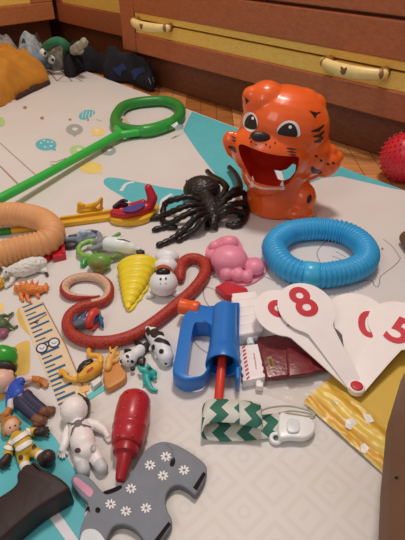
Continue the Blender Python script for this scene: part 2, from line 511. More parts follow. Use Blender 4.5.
nz = nd('ShaderNodeTexNoise'); nz.inputs['Scale'].default_value = 9; nz.inputs['Detail'].default_value = 3
nt.links.new(tc.outputs['Object'], nz.inputs['Vector'])
nearn = nd('ShaderNodeMapRange'); MATNODE = nearn
nt.links.new(so.outputs[1], nearn.inputs['Value'])
emb2 = mth('MULTIPLY', emb, nearn.outputs[0])
mixc = nd('ShaderNodeMix', data_type='RGBA')
ca = colour('d3c4ba'); cb = colour('cab8ab')
mixc.inputs['A'].default_value = ca + [1]; mixc.inputs['B'].default_value = cb + [1]
nt.links.new(nz.outputs['Fac'], mixc.inputs['Factor'])
mix2 = nd('ShaderNodeMix', data_type='RGBA'); mix2.inputs['B'].default_value = colour('b9a590') + [1]
nt.links.new(mixc.outputs['Result'], mix2.inputs['A']); nt.links.new(mth('MULTIPLY', emb2, .2), mix2.inputs['Factor'])
nt.links.new(mix2.outputs['Result'], bs.inputs['Base Color'])
fine = nd('ShaderNodeTexNoise'); fine.inputs['Scale'].default_value = 180; nt.links.new(tc.outputs['Object'], fine.inputs['Vector'])
hsum = mth('ADD', mth('MULTIPLY', emb2, -.6), mth('MULTIPLY', fine.outputs['Fac'], .22))
bp = nd('ShaderNodeBump'); bp.inputs['Strength'].default_value = .35; bp.inputs['Distance'].default_value = .002
nt.links.new(hsum, bp.inputs['Height']); nt.links.new(bp.outputs[0], bs.inputs['Normal'])

PR = {'teal': '54a6a8', 'yellow': 'd2a24c', 'grey': '9a948a', 'green': 'a6bb78', 'lyellow': 'e3b968', 'white': 'd2c6c2', 'brown': '9a7058',
      'blue': '1f5478', 'tan': 'd6b58f', 'black': '2c2624', 'line': '8d8078', 'pencil': '5cada6', 'edge': 'a07c58', 'mustard': 'cfa23f', 'orange': 'dfa35c'}
pk = list(PR); PM = [mat_m] + [M(PR[k], .5, .05) for k in pk]
def mi_(k): return 1 + pk.index(k)
bm = BM()
mw = 1.9; ml = 1.75
corner = MA
prism(bm, [corner, corner + ME * ml, corner + ME * ml + MN * mw, corner + MN * mw], .0075, .001)
LAY = [0]
def P(pts, k, lvl=1): flat_poly(bm, [F(x, y, .0003 * lvl) for x, y in pts], mi_(k))
def SPL(pts, k, lvl=1, n=6): P(cr(pts, n, True), k, lvl)
def LN(pts, w, k, lvl=1, n=6): stroke(bm, [F(x, y, .0003 * lvl) for x, y in (cr(pts, n) if n else pts)], w / 1000, mi_(k))
# teal roads
P([(192, 111.5), (236, 127.8), (300, 152), (404, 190), (396, 189), (372, 183.5), (340, 176), (322, 178), (305, 185), (268, 192), (240, 193), (226, 187), (212, 170), (198, 152), (183, 130)], 'teal')
P([(275, 169), (281, 169.5), (284, 180), (278, 180)], 'white', 2)
SPL([(104, 180), (112, 177.5), (138, 182), (162, 187), (188, 192), (187, 206), (170, 210), (140, 206), (120, 195), (106, 186)], 'teal')
LN([(121, 191), (126, 184), (134, 182)], 7, 'white', 2); LN([(161, 209), (163, 200), (172, 194)], 7, 'white', 2)
P([(-30, 395), (0, 401), (14, 398), (30, 405), (45, 425), (57, 440), (66, 455), (72, 466), (84, 476), (86, 500), (82, 560), (-60, 560)], 'teal')
P([(48, 496), (56, 508), (84, 548), (100, 560), (80, 560), (40, 505)], 'white', 2)
# balloons and specks
def balloon(px, py, rx, ry, k, tx, ty, lvl=1):
    pts = []
    for x, y in ell(px, py, rx, ry, 0, 24): pts.append((x, y))
    SPL(pts, k, lvl, 2)
    d = math.hypot(tx, ty); ux, uy = tx / d, ty / d
    P([(px + ux * rx * .7 - uy * rx * .45, py + uy * ry * .7 + ux * ry * .45), (px + tx, py + ty), (px + ux * rx * .7 + uy * rx * .45, py + uy * ry * .7 - ux * ry * .45)], k, lvl + .4)
balloon(74.5, 129.5, 8.5, 5.5, 'grey', 0, 7.5); balloon(78, 150.5, 8.5, 5.5, 'green', 7, 6)
balloon(46, 144.5, 10.5, 6, 'teal', 10, 6.5); balloon(98, 131.5, 6.5, 4.5, 'lyellow', -6, 4.5)
balloon(108.5, 150.5, 7.5, 5, 'grey', -7, 4); balloon(91, 167.5, 11.5, 6, 'lyellow', 11, 7)
balloon(0, 122, 5, 5, 'green', 4, 3)
SPL([(79, 115.5), (84, 110.5), (92, 110), (95, 113), (88, 118.5), (81, 119.5)], 'teal')
for k in range(4): LN([(82 + 3.2 * k, 118), (83.5 + 3.2 * k, 111)], 2, 'white', 2, 0)
for x, y in ((41, 143), (45, 147), (48, 142), (51, 146), (44, 140.5), (52, 142)): P(ell(x, y, 1.1, .8), 'white', 2)
P(ell(75, 129, 2.8, 1.6), 'white', 2); P(ell(79, 149.5, 2.5, 1.5), 'white', 2); P(ell(97, 130.5, 2.2, 1.4), 'white', 2); P(ell(109, 150, 2.5, 1.4), 'white', 2)
for x, y, r in ((25, 107.5, 2), (42, 118, 2), (70, 119.5, 1.6), (88, 120, 1.2)): P(ell(x, y, r, r * .75), 'brown')
LN([(96, 119.5), (102, 121)], 2.5, 'brown', 1, 0)
LN([(50, 162), (57, 161.5), (66, 158)], 3, 'brown', 1, 0); LN([(50, 165), (57, 164), (63, 165.5)], 3, 'brown', 1, 0)
# line drawing of a paper kite near the clothes
for a in ([(46, 67), (57, 81), (83, 81.5), (62, 71), (46, 67)], [(52, 74), (64, 71)], [(57, 81), (68, 72)], [(62, 71), (72, 81)]): LN(a, 4.5, 'brown', 1, 0)
# creases
LN([(0, 166), (18, 184)], 3, 'brown', 1, 0); LN([(0, 143), (38, 177)], 2.2, 'edge', 1, 0); LN([(18, 184), (30, 183)], 2, 'edge', 1, 0)
# yellow patches
SPL([(17, 311), (23, 306), (29, 312), (31, 325), (33, 336), (27, 333), (19, 323)], 'yellow')
SPL([(13, 350), (18, 344), (29, 341), (30, 355), (29, 372), (20, 375), (10, 374)], 'yellow')
P([(-6, 392), (6, 386), (9, 394), (0, 402), (-10, 402)], 'yellow')
P([(0, 302), (4, 305), (3, 312), (-8, 312), (-8, 300)], 'lyellow')
P([(330, 352), (360, 336), (425, 322), (450, 430), (412, 452), (396, 440), (330, 386)], 'mustard')
# printed ruler with a spectacled face
P([(19, 309), (26, 304), (37, 300), (43, 301.5), (66, 345), (88, 398.5), (94, 412), (66, 420), (56, 397), (38, 355)], 'tan', 2)
LN([(42.5, 302), (65.5, 345), (87.5, 398)], 1.4, 'brown', 3, 0)
for i in range(24):
    x, y = 23 + 1.62 * i, 307.5 + 4.15 * i + .012 * i * i
    if 8 <= i <= 10 and i != 9: pass
    if i % 2: LN([(x, y), (x + 18, y - 7.8)], 3.5, 'blue', 3, 0)
    else: LN([(x - .3, y), (x + 9.5, y - 4)], 2.3, 'blue', 3, 0)
for x, y in ((41.8, 348), (54, 342.6)):
    P(ell(x, y, 6.2, 5.1, -20), 'black', 4); P(ell(x, y, 4.7, 3.7, -20), 'white', 5)
    LN([(x - 2.5, y - .3), (x, y + 1), (x + 2.6, y - 1)], .8, 'black', 6)
LN([(47, 346), (49.5, 345)], 1, 'black', 5, 0)
LN([(30, 324), (37, 320), (47, 314)], .9, 'black', 5); LN([(30, 324), (34, 322), (38, 323)], 1.6, 'black', 5)
LN([(78, 393), (84, 397), (88, 400)], 1.6, 'black', 5)
SPL([(86, 399), (88, 394.5), (100, 387), (105, 386), (106, 389.5), (100, 393), (91, 399)], 'pencil', 2)
P([(79, 388), (88, 383), (89, 390), (82, 393)], 'orange', 4)
# pencil-line jellyfish and whale
for a in ([(203, 287), (205, 300), (214, 312)], [(203, 287), (213, 289), (226, 300)], [(203, 287), (209, 279), (222, 275)], [(203, 287), (196, 293), (193, 303)], [(190, 330), (197, 345), (212, 356)], [(246, 294), (255, 298), (262, 300)], [(258, 274), (266, 277), (272, 280)]):
    LN(a, 1.3, 'line')
LN([(383, 239), (392, 246), (399, 256), (400, 259), (394, 266), (381, 276), (379.5, 283), (377.5, 287), (374, 285), (371, 280), (352, 283), (345, 284)], 1.3, 'line')
LN([(329, 239), (322, 245), (317, 253), (320, 262), (324, 268)], 1.3, 'line')
P(ell(382.4, 248.5, 1.3, 1), 'line', 2)
LN([(336, 251.5), (346, 257)], 1.3, 'line'); LN([(332, 256), (340, 259), (342, 262), (338, 263.5), (332, 260.5)], 1.3, 'line'); LN([(329, 262), (334, 263), (334, 266)], 1.3, 'line')
mo = obj('play_mat', bm, PM, None, False)
mo.data.validate()
tag(mo, 'large pale foam play mat printed with teal roads and balloons, under the toys', 'mat')
oy = mo.location.y
nearn.inputs['From Min'].default_value = F(200, 385).y - oy; nearn.inputs['From Max'].default_value = F(200, 420).y - oy

# ================================================================= LIGHT
w = bpy.data.worlds.new('room'); SC.world = w; w.use_nodes = True
w.node_tree.nodes['Background'].inputs[0].default_value = (1, .83, .77, 1); w.node_tree.nodes['Background'].inputs[1].default_value = .31
def area(name, loc, tgt, size, power, col):
    l = bpy.data.lights.new(name, 'AREA'); l.energy = power; l.size = size; l.color = col; l.shape = 'DISK'
    o = bpy.data.objects.new(name, l); COL.objects.link(o); o.location = loc
    o.rotation_euler = (V(tgt) - V(loc)).to_track_quat('-Z', 'Y').to_euler()
    return o
area('ceiling_lamp', (.10, 1.0, 2.0), (.05, .75, 0), .35, 21.5, (1, .83, .75))
area('fill_light', (-.9, -.6, 1.6), (0, .6, 0), .8, 6.5, (1, .84, .78))  # added soft fill from behind the camera, brightens the cabinet fronts
SC.view_settings.view_transform = 'Standard'
# ================================================================= TIGER
ORG = M('e2571b', .28, .04, coat=.3); RED = M('d8361f', .35, .05); BLK = M('241a18', .4); WHT = M('e6dcd6', .4)
PINKW = M('dda58e', .4)
yb = F(276, 221).y + .050                        # centre line of the body
t = thing('tiger_toy', 'orange plastic tiger toy with a huge open red mouth, standing upright on the mat', 'toy tiger', 276, 221, at=V((F(276, 221).x, yb, 0)))
def T(px, py, dy=0.): return Y(px, py, yb + dy / 1000)
sT = S(T(280, 150))
bm = BM()
bc = T(274, 210); bc.z = 0
lathe(bm, bc, bc + V((0, 0, .1)), [(0, .046), (.003, .0505), (.03, .051), (.06, .048), (.09, .046), (.1, .04)], 32)
sphere(bm, T(284.5, 127, 5), (.071, .063, .063), Matrix.Rotation(math.radians(8), 4, 'Y'), 28)      # skull
sphere(bm, T(272, 150, -14), (.066, .058, .048), Matrix.Rotation(math.radians(8), 4, 'Y'), 28)     # muzzle and jaw
sphere(bm, T(267.5, 171, -26), (.043, .046, .037), None, 24)
sphere(bm, T(301, 150, 0), (.048, .05, .045), None, 20)
for (a, b, r) in ((T(259, 101, 4), T(252, 96.5, 2), .0195), (T(310, 111, 6), T(315, 105, 4), .0215)):
    sphere(bm, a, r, seg=16); sphere(bm, b, r * .8, seg=16)
sphere(bm, T(266, 103, 4), .033, seg=18); sphere(bm, T(258, 104, 2), .024, seg=16); sphere(bm, T(302, 108, 6), .03, seg=18)
# arms: a small left paw, a raised right paw
for ch in ([(T(250, 160, 15), .018), (T(234, 147, -6), .016), (T(230, 141, -12), .013)], [(T(300, 172, 10), .022), (T(316, 166, 0), .02), (T(325, 162, -8), .0255)]):
    for p, r in ch: sphere(bm, p, r, seg=14)
    for (p, r), (q, r2) in zip(ch, ch[1:]): cone(bm, p, q, r, r2)
for x, y in ((315.5, 153), (322.5, 149.5), (330.5, 151), (337, 157.5)): sphere(bm, T(x, y, -12), .0108, seg=12)
for x, y in ((227, 141), (229, 136), (233, 136)): sphere(bm, T(x, y, -12), .008, seg=10)
# leg and foot
sphere(bm, T(302, 199, -22), (.024, .03, .030), None, 16)
p = T(298, 218, -42); p.z = .012; sphere(bm, p, (.026, .02, .013), None, 14)
me = remesh(bm, .0022, 6)
mouth = cr([(238.5, 146), (243, 144.5), (254, 149), (268, 153.5), (284, 156), (297, 156.5), (299, 160), (297, 170), (291, 180), (285, 185.5), (272, 186), (258, 183), (251, 178), (245, 166), (240, 155)], 3, True)
hole = [(274, 170), (281, 171), (287, 169), (293, 163.5), (296, 165), (295, 172), (290, 178), (283, 181), (278, 179)]
tiger = bpy.data.objects.new('tiger_body', me); COL.objects.link(tiger)
for m_ in (ORG, RED): me.materials.append(m_)
cut_objs = []
def cutter(outl, d0, d1, persp, shrink=1.):
    b = BM(); vf, vb = [], []
    cx = sum(p[0] for p in outl) / len(outl); cy = sum(p[1] for p in outl) / len(outl)
    vmid = []
    for x, y in outl:
        a = T(x, y, d0); vf.append(b.verts.new(a))
        if persp: vb.append(b.verts.new(T(x, y, d1)))
        else:
            vmid.append(b.verts.new(T(x, y, -25)))
            e = T(x, y, -25); c = T(cx, cy, -25); e = c + (e - c) * shrink; e = e + V((.006, (d1 + 25) / 1000, .002)); vb.append(b.verts.new(e))
    n = len(outl); b.faces.new(vf); b.faces.new(vb[::-1])
    for A_, B_ in (((vf, vb),) if persp else ((vf, vmid), (vmid, vb))):
        for i in range(n): b.faces.new((A_[i], B_[i], B_[(i + 1) % n], A_[(i + 1) % n]))
    for f in b.faces: f.material_index = 1
    bmesh.ops.recalc_face_normals(b, faces=b.faces[:])
    m = bpy.data.meshes.new('c'); b.to_mesh(m); b.free(); m.materials.append(ORG); m.materials.append(RED)
    o = bpy.data.objects.new('c', m); COL.objects.link(o); cut_objs.append(o)
    md = tiger.modifiers.new('b', 'BOOLEAN'); md.operation = 'DIFFERENCE'; md.object = o; md.solver = 'EXACT'
cutter(mouth, -140, 24, False, .8); cutter(hole, -30, 150, True)
dg = bpy.context.evaluated_depsgraph_get()
me2 = bpy.data.meshes.new_from_object(tiger.evaluated_get(dg))
for o in cut_objs + [tiger]: bpy.data.objects.remove(o)
body = obj('body', me2, [ORG, RED], t, 'auto')
bvh = bvh_of(body)
ey = painted('eye', [ell(250.5, 122, 7.4, 10, -8)], WHT, t, bvh, .0006)
painted('pupil', [cr([(245, 126), (247, 118), (252, 114.5), (256, 119), (257, 128), (251, 129.5)], 4, True)], BLK, ey, bvh, .0012); painted('glint', [ell(253.5, 118.5, 1.3, 1.6)], WHT, ey, bvh, .0018)
ey = painted('eye', [cr([(277, 133), (279, 126), (286, 121), (294, 121.5), (299, 127), (299.5, 136), (290, 136), (282, 135.5)], 4, True)], WHT, t, bvh, .0006)
painted('pupil', [cr([(277.5, 133.5), (281, 127), (288.5, 123), (295, 126), (297, 136), (287, 136)], 4, True)], BLK, ey, bvh, .0012); painted('glint', [ell(290, 127, 1.7, 1.7)], WHT, ey, bvh, .0018)
bmn = BM(); sphere(bmn, hit(bvh, 261.5, 137.5)[0] + V((0, .001, 0)), (.0175, .008, .008), Matrix.Rotation(math.radians(12), 4, 'Y'), 16); obj('nose', bmn, BLK, t)
painted('ear_lining', [[(245, 96.5), (249.5, 101), (246, 104.5)]], BLK, t, bvh); painted('ear_lining', [[(309, 110.5), (321, 112), (315, 118.5)]], BLK, t, bvh)
for s_ in ([(311, 131.5), (318, 130), (324, 125)], [(313, 136.5), (319, 136), (324, 131)], [(314, 142), (319, 141), (323, 136.5)]):
    painted('stripe', [pstroke(s_, 3.6)], BLK, t, bvh, .0008)
for s_ in ([(286, 148), (291, 149), (296, 149.5)], [(287, 151.5), (292, 152), (296, 152.5)], [(289, 154.6), (293, 155), (296, 155)], [(231.5, 136), (234, 138), (236, 138)], [(231.5, 139.5), (234, 141), (236.5, 141)]):
    painted('whisker_mark', [pstroke(s_, 1.7)], BLK, t, bvh, .0008)
for x, y in ((251, 142), (256, 145), (250, 138), (270, 147), (275, 143), (266, 144.5)):
    painted('freckle', [ell(x, y, .9, .9, 0, 8)], BLK, t, bvh, .0008, 2)
painted('paw_mark', [cr([(312, 166), (316, 169), (321, 170.5), (322, 173), (315, 173.5), (311, 171)], 3, True)], BLK, t, bvh, .0008)
for x, y in ((321, 160.5), (328, 164), (333, 163), (316, 156)): painted('paw_mark', [ell(x, y, 1.6, 1.2, 30, 10)], BLK, t, bvh, .0008, 2)
painted('paw_mark', [cr([(228, 146), (232, 150), (236, 153), (235, 147)], 3, True)], BLK, t, bvh, .0008)
painted('knee_mark', [ell(309, 199, 2.2, 4.5, 15, 12)], BLK, t, bvh, .0008, 3)
# lower teeth and lip
bm = BM(); tube(bm, [h_[0] for h_ in (hit(bvh, x, y) for x, y in cr([(246.5, 175.5), (250.5, 182.5), (261, 187.8), (273, 188.6), (284, 188)], 4)) if h_], .0022, 8)
obj('lower_lip', bm, PINKW, t)
for x0, y0, x1, y1, x2, y2 in ((250, 184, 252.5, 176, 256, 187), (278, 188.5, 282.5, 180.5, 285, 188.3)):
    hb_ = hit(bvh, (x0 + x2) / 2, (y0 + y2) / 2 + 1)[0]; bm = BM(); cone(bm, hb_, Y(x1, y1, hb_.y + .004), .0055, .0006, 12); obj('tooth', bm, WHT, t)

# ================================================================= SPIDER
SPM = M('1c1411', .42, .15, 80); SPD = M('17100e', .35, .15)
t = thing('rubber_spider', 'big dark brown rubber spider with long bent legs beside the tiger', 'toy spider', 208, 215)
blob('body', [('e', 202, 190, 19, 17, 14, 21), [(206, 199, 8, 19), (210, 207, 10, 15), (212, 214, 9, 13)], ('e', 211, 208, 15, 12, 8, 15), [(214, 219, 6, 14), (213, 224, 4, 12)], [(188, 182, 2, 30), (186, 181, .8, 34)]], SPM, t, nz=(.0008, 300))
for a in ([(207, 222, 3, 9), (207, 228, 2.6, 5)], [(214, 223, 3, 9), (216, 228, 2.6, 5)]): blob('fang', [a], SPD, t)
legs = [[(206, 203, 20), (190, 197, 32), (177, 199, 30), (166, 203, 20), (163, 212, 8), (163, 221, 4), (169, 227, 4), (175, 227, 5)],
        [(206, 207, 20), (190, 205, 32), (176, 210, 24), (162, 216, 8), (143, 219.5, 4)],
        [(207, 210, 19), (194, 211, 30), (178, 219, 18), (166, 226, 6), (154, 230, 4)],
        [(208, 214, 17), (197, 216, 28), (186, 228, 16), (172, 239, 6), (159, 245, 4)],
        [(209, 217, 16), (203, 220, 24), (196, 229, 14), (187, 235, 6), (179, 240, 4)],
        [(214, 203, 20), (226, 190, 40), (222, 182, 34), (212, 176, 22), (207, 171, 14)],
        [(216, 206, 20), (232, 192, 42), (240, 187, 38), (236, 175, 20), (229, 167, 10)],
        [(217, 208, 20), (231, 196, 34), (244, 193, 26), (245, 201, 14), (245, 210, 5), (240, 216, 4)],
        [(217, 212, 18), (228, 206, 28), (241, 203, 22), (246, 207, 10), (246, 214, 4), (243, 222, 4), (233, 224, 4)],
        [(217, 216, 16), (225, 212, 24), (235, 211, 18), (244, 214, 10), (244, 219, 4), (238, 226, 4), (228, 225, 4)]]
for L in legs[:8] + legs[8:]:
    q = cr([F(x, y, z / 1000) for x, y, z in L], 6); q = resample(q, .004); n = len(q)
    bm = BM(); tube(bm, q, [(.0058 - .0011 * i / n) * (1 + .16 * math.sin(i * 2.1)) for i in range(n)], 9); obj('leg', bm, SPD, t)

# ================================================================= SPIKY BALL
BR = M('c01f2b', .35, .06, sss=.1)
t0 = F(407, 178, FZ); bcn = F(405.5, 157.5, FZ + .046)
rb = .046; bcn.z = FZ + rb
bm = BM(); sphere(bm, bcn, rb, seg=40)
for k in range(260):
    z = 1 - 2 * (k + .5) / 260; a = k * 2.39996; d = V((math.sqrt(1 - z * z) * math.cos(a), math.sqrt(1 - z * z) * math.sin(a), z))
    if z < -.93: continue
    cone(bm, bcn + d * (rb - .001), bcn + d * (rb + .0036), .0022, .0009, 8)
o = obj('spiky_ball', bm, BR, None, True, origin=V((bcn.x, bcn.y, FZ))); tag(o, 'red rubber massage ball with short spikes on the parquet at the right edge', 'ball')

# ================================================================= POP TUBES
def pop_tube(name, label, path, R, mat, rib, amp, closed, grp, sparse=None, z0=None):
    o = thing(name, label, 'pop tube', path[0][0], path[0][1], group=grp, at=V((F(*path[len(path) // 2][:2]).x, F(*path[len(path) // 2][:2]).y, 0)))
    pts = [F(x, y, (R + amp if z is None else z)) for x, y, z in path]
    pts = resample([V(p) for p in cr(pts, 10, closed)], rib / 6, closed); n = len(pts)
    k = max(1, round(n / 6)); rad = []
    for i in range(n):
        ph = (i / n * k) % 1; f = sparse(i / n) if sparse else 1
        rad.append(R + amp * f * (abs(math.cos(math.pi * ph)) * 2 - 1))
    bm = BM(); tube(bm, pts, rad, 26, closed)
    obj('corrugated_sleeve', bm, mat, o, True)
    return o
BLU = M('2f93bd', .35, .05, sss=.12); PEA = M('d2905c', .45, .05, sss=.25)
pb = [(274, 250, None), (277, 241, None), (288, 233, None), (305, 229.5, None), (325, 229, None), (345, 233, None), (360, 242, None), (367, 253, None), (364, 263, None), (352, 270, None), (335, 274, None), (318, 275.5, None), (300, 273, None), (284, 265, None)]
t = pop_tube('pop_tube', 'bright blue ribbed pop tube bent into a closed ring in front of the tiger', pb, .0165, BLU, .0062, .0015, True, 'pop tubes')
a_, b_ = F(303, 274, .018), F(318, 275.8, .018)
bm = BM(); lathe(bm, a_, b_, [(0, .0175), (.001, .0185), ((b_ - a_).length - .001, .0185), ((b_ - a_).length, .0175)], 26); obj('joint', bm, M('3ca3c6', .3, .05), t)
po = [(-26, 214, .030), (-8, 215, .030), (12, 214, .030), (30, 216, .030), (44, 221, .029), (52, 230, .027), (50, 239, .024), (38, 245, .021), (20, 249, .020), (2, 254, .020), (-18, 260, .020)]
pop_tube('pop_tube', 'peach orange ribbed pop tube bent into a loop at the left edge', po, .0185, PEA, .0072, .0013, False, 'pop tubes', lambda u: .25 + .75 * (1 if u > .58 else .15))

# ================================================================= GREEN HOOP
GRN = M('2fa23c', .35, .05); DGR = M('24762c', .4, .06)
t = thing('hoop_stick', 'green foam hoop on a long green stick, lying across the far part of the mat', 'toy hoop', 148, 115)
hp = [(147, 101.5), (165, 101), (178, 106), (180, 115), (170, 124), (152, 130), (135, 131), (119, 127), (115.5, 119), (122, 108), (133, 103.5)]
pts = resample([V(p) for p in cr([F(x, y, .0145) for x, y in hp], 8, True)], .012, True)
bm = BM(); tube(bm, pts, .0135, 18, True); hoop = obj('hoop', bm, DGR, t)
bm = BM(); tube(bm, [V(p) for p in cr([F(143, 131.3, .0145), F(152, 130, .0145), F(161, 127.4, .0145), F(170, 124, .0145)], 5)], .0148, 18); obj('sleeve', bm, M('2b8a35', .3), hoop)
bm = BM()
tube(bm, [F(-12, 205, .030), F(30, 183, .024), F(75, 158.5, .019), F(112, 138, .0165), F(121, 134, .0155)], [.0082, .0082, .0084, .0095, .011], 14)
tube(bm, [F(119, 135, .016), F(130, 133.5, .0145), F(144, 131.4, .0145)], [.009, .0088, .009], 12)
tube(bm, [F(120, 135, .016), F(118, 130, .0145), F(116, 124, .0145)], [.009, .0088, .009], 12)
obj('stick', bm, GRN, t)
bm = BM(); flat_poly(bm, [F(171, 125.5, .031), F(177, 121.5, .033), F(178, 124, .030), F(184, 125, .018), F(183, 129, .010), F(177, 131, .012), F(174, 127.5, .026)]); obj('tape', bm, M('d8d0c8', .6), t, False)
bm = BM(); prism(bm, [F(121, 117, .02), F(124, 115.5, .02), F(130, 124, .006), F(128, 126, .006)], .001); o = obj('paper_tag', bm, M('c89f84', .6), t, False)

# ================================================================= LAUNCHER STICK
YEL = M('d99a1e', .35, .05); RD2 = M('b3202c', .28, .05); PUR = M('4a3a72', .4); DRK = M('2a1418', .45)
t = thing('toy_launcher', 'long yellow toy bar with a rider and red scoop end, under the peach tube', 'toy launcher', 100, 220)
def bar(name, mat, L, z, hw, hh, sub=None):
    a, b = F(L[0], L[1], z), F(L[2], L[3], z); d = (b - a); R = Matrix.Rotation(math.atan2(d.y, d.x), 4, 'Z')
    bm = BM(); box(bm, (a + b) / 2, (d.length, hw, hh), R, 0, min(hw, hh) * .25); return obj(name, bm, mat, sub or t, 'auto')
bar('grip', M('2b7a2c', .4), (-14, 234, 11, 230.5), .005, .010, .009)
bar('rail', YEL, (11, 230.5, 112, 217.2), .0045, .011, .008)
bar('rail', YEL, (60, 219.5, 112, 211.8), .0055, .005, .009)
bm = BM(); prism(bm, [F(x, y, .012) for x, y in cr([(110, 212), (112, 219), (130, 221), (148, 217), (157, 209), (157, 203), (140, 205), (124, 208)], 4, True)], .011, .002); obj('hull', bm, YEL, t, 'auto')
sc_ = blob('scoop', [[(114, 213, 4.5, 17), (126, 214.5, 5, 17), (140, 211, 5, 18), (150, 206, 5, 20)], [(150, 206, 5, 20), (152.5, 198, 5.4, 34), (148.5, 188, 4.2, 50)], [(116, 208, 3.5, 17), (130, 206, 3, 17), (143, 203, 4, 20)], [(118, 211, 3, 14), (140, 208, 4, 14)]], RD2, t)
bm = BM(); flat_poly(bm, [F(x, y, .029) for x, y in cr([(122, 209.5), (128, 212), (138, 210), (145, 204.5), (142, 202.5), (131, 205)], 4, True)]); obj('seat_lining', bm, PUR, sc_, False)
blob('black_latch', [[(115, 207, 2.6, 22), (120, 203, 2.6, 26), (126, 205, 2.6, 22)], [(121, 201, 1.6, 30), (124, 200, 1.6, 31), (127, 201, 1.2, 30)]], DRK, t)
blob('rider', [[(79, 211, 2.6, 8), (90, 210, 3, 10), (101, 208, 2.6, 9)], [(79, 209, 2, 12), (79.5, 204, 2.3, 20), (83, 205, 2, 20)], [(83, 207, 2.4, 15), (92, 206, 2.8, 17), (98, 203, 2, 24), (101.5, 198, 1.2, 32)], [(101, 209, 1.5, 8), (102, 199, 1.2, 28)]], YEL, t)

# ================================================================= SNAKE
def scales(h1, h2):
    m = bpy.data.materials.new('scales_' + h1); m.use_nodes = True; nt = m.node_tree; b = nt.nodes['Principled BSDF']
    tc = nt.nodes.new('ShaderNodeTexCoord'); vo = nt.nodes.new('ShaderNodeTexVoronoi'); vo.inputs['Scale'].default_value = 420
    nt.links.new(tc.outputs['Object'], vo.inputs['Vector'])
    rp = nt.nodes.new('ShaderNodeValToRGB'); rp.color_ramp.elements[0].color = colour(h2) + [1]; rp.color_ramp.elements[1].color = colour(h1) + [1]; rp.color_ramp.elements[1].position = .75
    nt.links.new(vo.outputs['Distance'], rp.inputs['Fac']); nt.links.new(rp.outputs[0], b.inputs['Base Color'])
    bp = nt.nodes.new('ShaderNodeBump'); bp.inputs['Strength'].default_value = .5; bp.inputs['Distance'].default_value = .001; bp.invert = True
    nt.links.new(vo.outputs['Distance'], bp.inputs['Height']); nt.links.new(bp.outputs[0], b.inputs['Normal']); b.inputs['Roughness'].default_value = .48
    return m
SNR, SNB = scales('8e2419', 'bb3a2a'), scales('b98a6c', 'd6ab90')
t = thing('rubber_snake', 'long red rubber snake with a pale belly, its tail curled into a ring', 'toy snake', 90, 320)
sp = [(99, 296, 1.2, 4), (92, 297.2, 2.2, None), (80, 297.5, 3.4, None), (70, 296, 4.4, None), (64.5, 290.5, 4.8, None), (66.5, 283.5, 4.6, None), (75, 278.5, 4.4, None), (88, 276.8, 4.4, None), (100, 278.8, 4.8, None), (108, 285.5, 5, None), (109, 294, 5, None), (103.5, 301, 5.2, None), (92, 304.5, 5.3, None), (80, 307.5, 5.5, None), (70.5, 315, 5.8, None), (67.5, 325, 6, None), (72, 334.5, 6.2, None), (83, 340.3, 6.4, None), (97, 342.3, 6.6, None), (115, 341, 6.6, None), (135, 334.5, 6.5, None), (155, 322, 6.4, None), (175, 306, 6.2, None), (192, 291, 6, None), (203, 277, 6, None), (205.5, 266, 5.8, None), (199, 259.5, 5.6, None), (189, 259, 5.6, None), (182, 264, 5.6, None), (180, 273, 6, None), (180, 279, 4.5, None)]
pr = [pt(e) for e in sp]
q = cr([(*p, r) for p, r in pr], 8); pts = [V(a[:3]) for a in q]; rad = [a[3] for a in q]
nring = 12 * 8
bm = BM(); tube(bm, pts, rad, 20, mif=lambda i, k: 1 if (i < nring and (k < 7 or k > 18)) else 0)
sn = obj('body', bm, [SNR, SNB], t, True)
for k in range(2):
    pass
# ================================================================= SMALL ANIMALS AND FIGURES, LEFT HALF
def dec(name, outs, hexc, par, bvh, off=.0004, rings=3, rough=.45): return painted(name, outs, M(hexc, rough, .05), par, bvh, off, rings)
# --- white dog
DW = M('d8cdcc', .4, .04)
t = thing('dog_figure', 'white plastic dog figure with a big black nose beside the yellow shell mold', 'toy dog', 163, 286)
bd = blob('body', [('e', 163.5, 283, 14.5, 15, 12.5), ('e', 166, 266, 12, 9, 9), ('e', 167, 257, 12.5, 8, 8)], DW, t)
for p_ in ((150, 295.5), (177, 294)): blob('ear', [('e', p_[0], p_[1], 4, 3, 3)], DW, t)
bv = bvh_of(bd)
dec('collar', [cr([(155, 270), (158, 266), (164, 264.5), (170, 267), (172, 271), (164, 269)], 4, True)], 'c9582f', t, bv, .0006)
h = hit(bv, 163, 272); bm = BM(); sphere(bm, h[0], (.0098, .006, .006)); obj('nose', bm, M('1c1413', .25), t)
for x, y in ((160.6, 279.2), (165.8, 278.6)): dec('eye', [ell(x, y, 1.1, 1.3, 0, 12)], '1c1413', t, bv)
for x, y in ((160.6, 283.8), (165.8, 283.6)): dec('freckle', [ell(x, y, .8, .6, 0, 8)], '6a5f5c', t, bv)
# --- yellow shell mold
SHY = M('e0bd22', .4, .05, sss=.1)
t = thing('shell_mold', 'yellow spiral seashell sand mold beside the white dog figure', 'sand mold', 136, 282)
ch = []
for k in range(9):
    u = k / 8; px = 137.5 - 9.5 * u ** 1.1; py = 266 + 39 * u; r = 17.5 * (1 - u) ** .8 + 3.2
    ch.append(('e', px, py, r, 5.5 + 3.5 * (1 - u), r * .62, 6 + 6 * (1 - u), 12))
blob('dome', ch, SHY, t, vox=.0011, sm=2)
rim = [(123, 265), (128, 259.5), (140, 258), (150, 260.5), (155.5, 266), (154, 274), (152.5, 279), (149, 284), (147.5, 289), (143.5, 293), (141.5, 298), (137.5, 301), (135, 306), (129, 310.5), (124.5, 305), (122, 297), (120.6, 285), (120.5, 272)]
bm = BM(); prism(bm, [F(x, y, .004) for x, y in cr(rim, 3, True)], .004, .001); obj('rim', bm, SHY, t, 'auto')
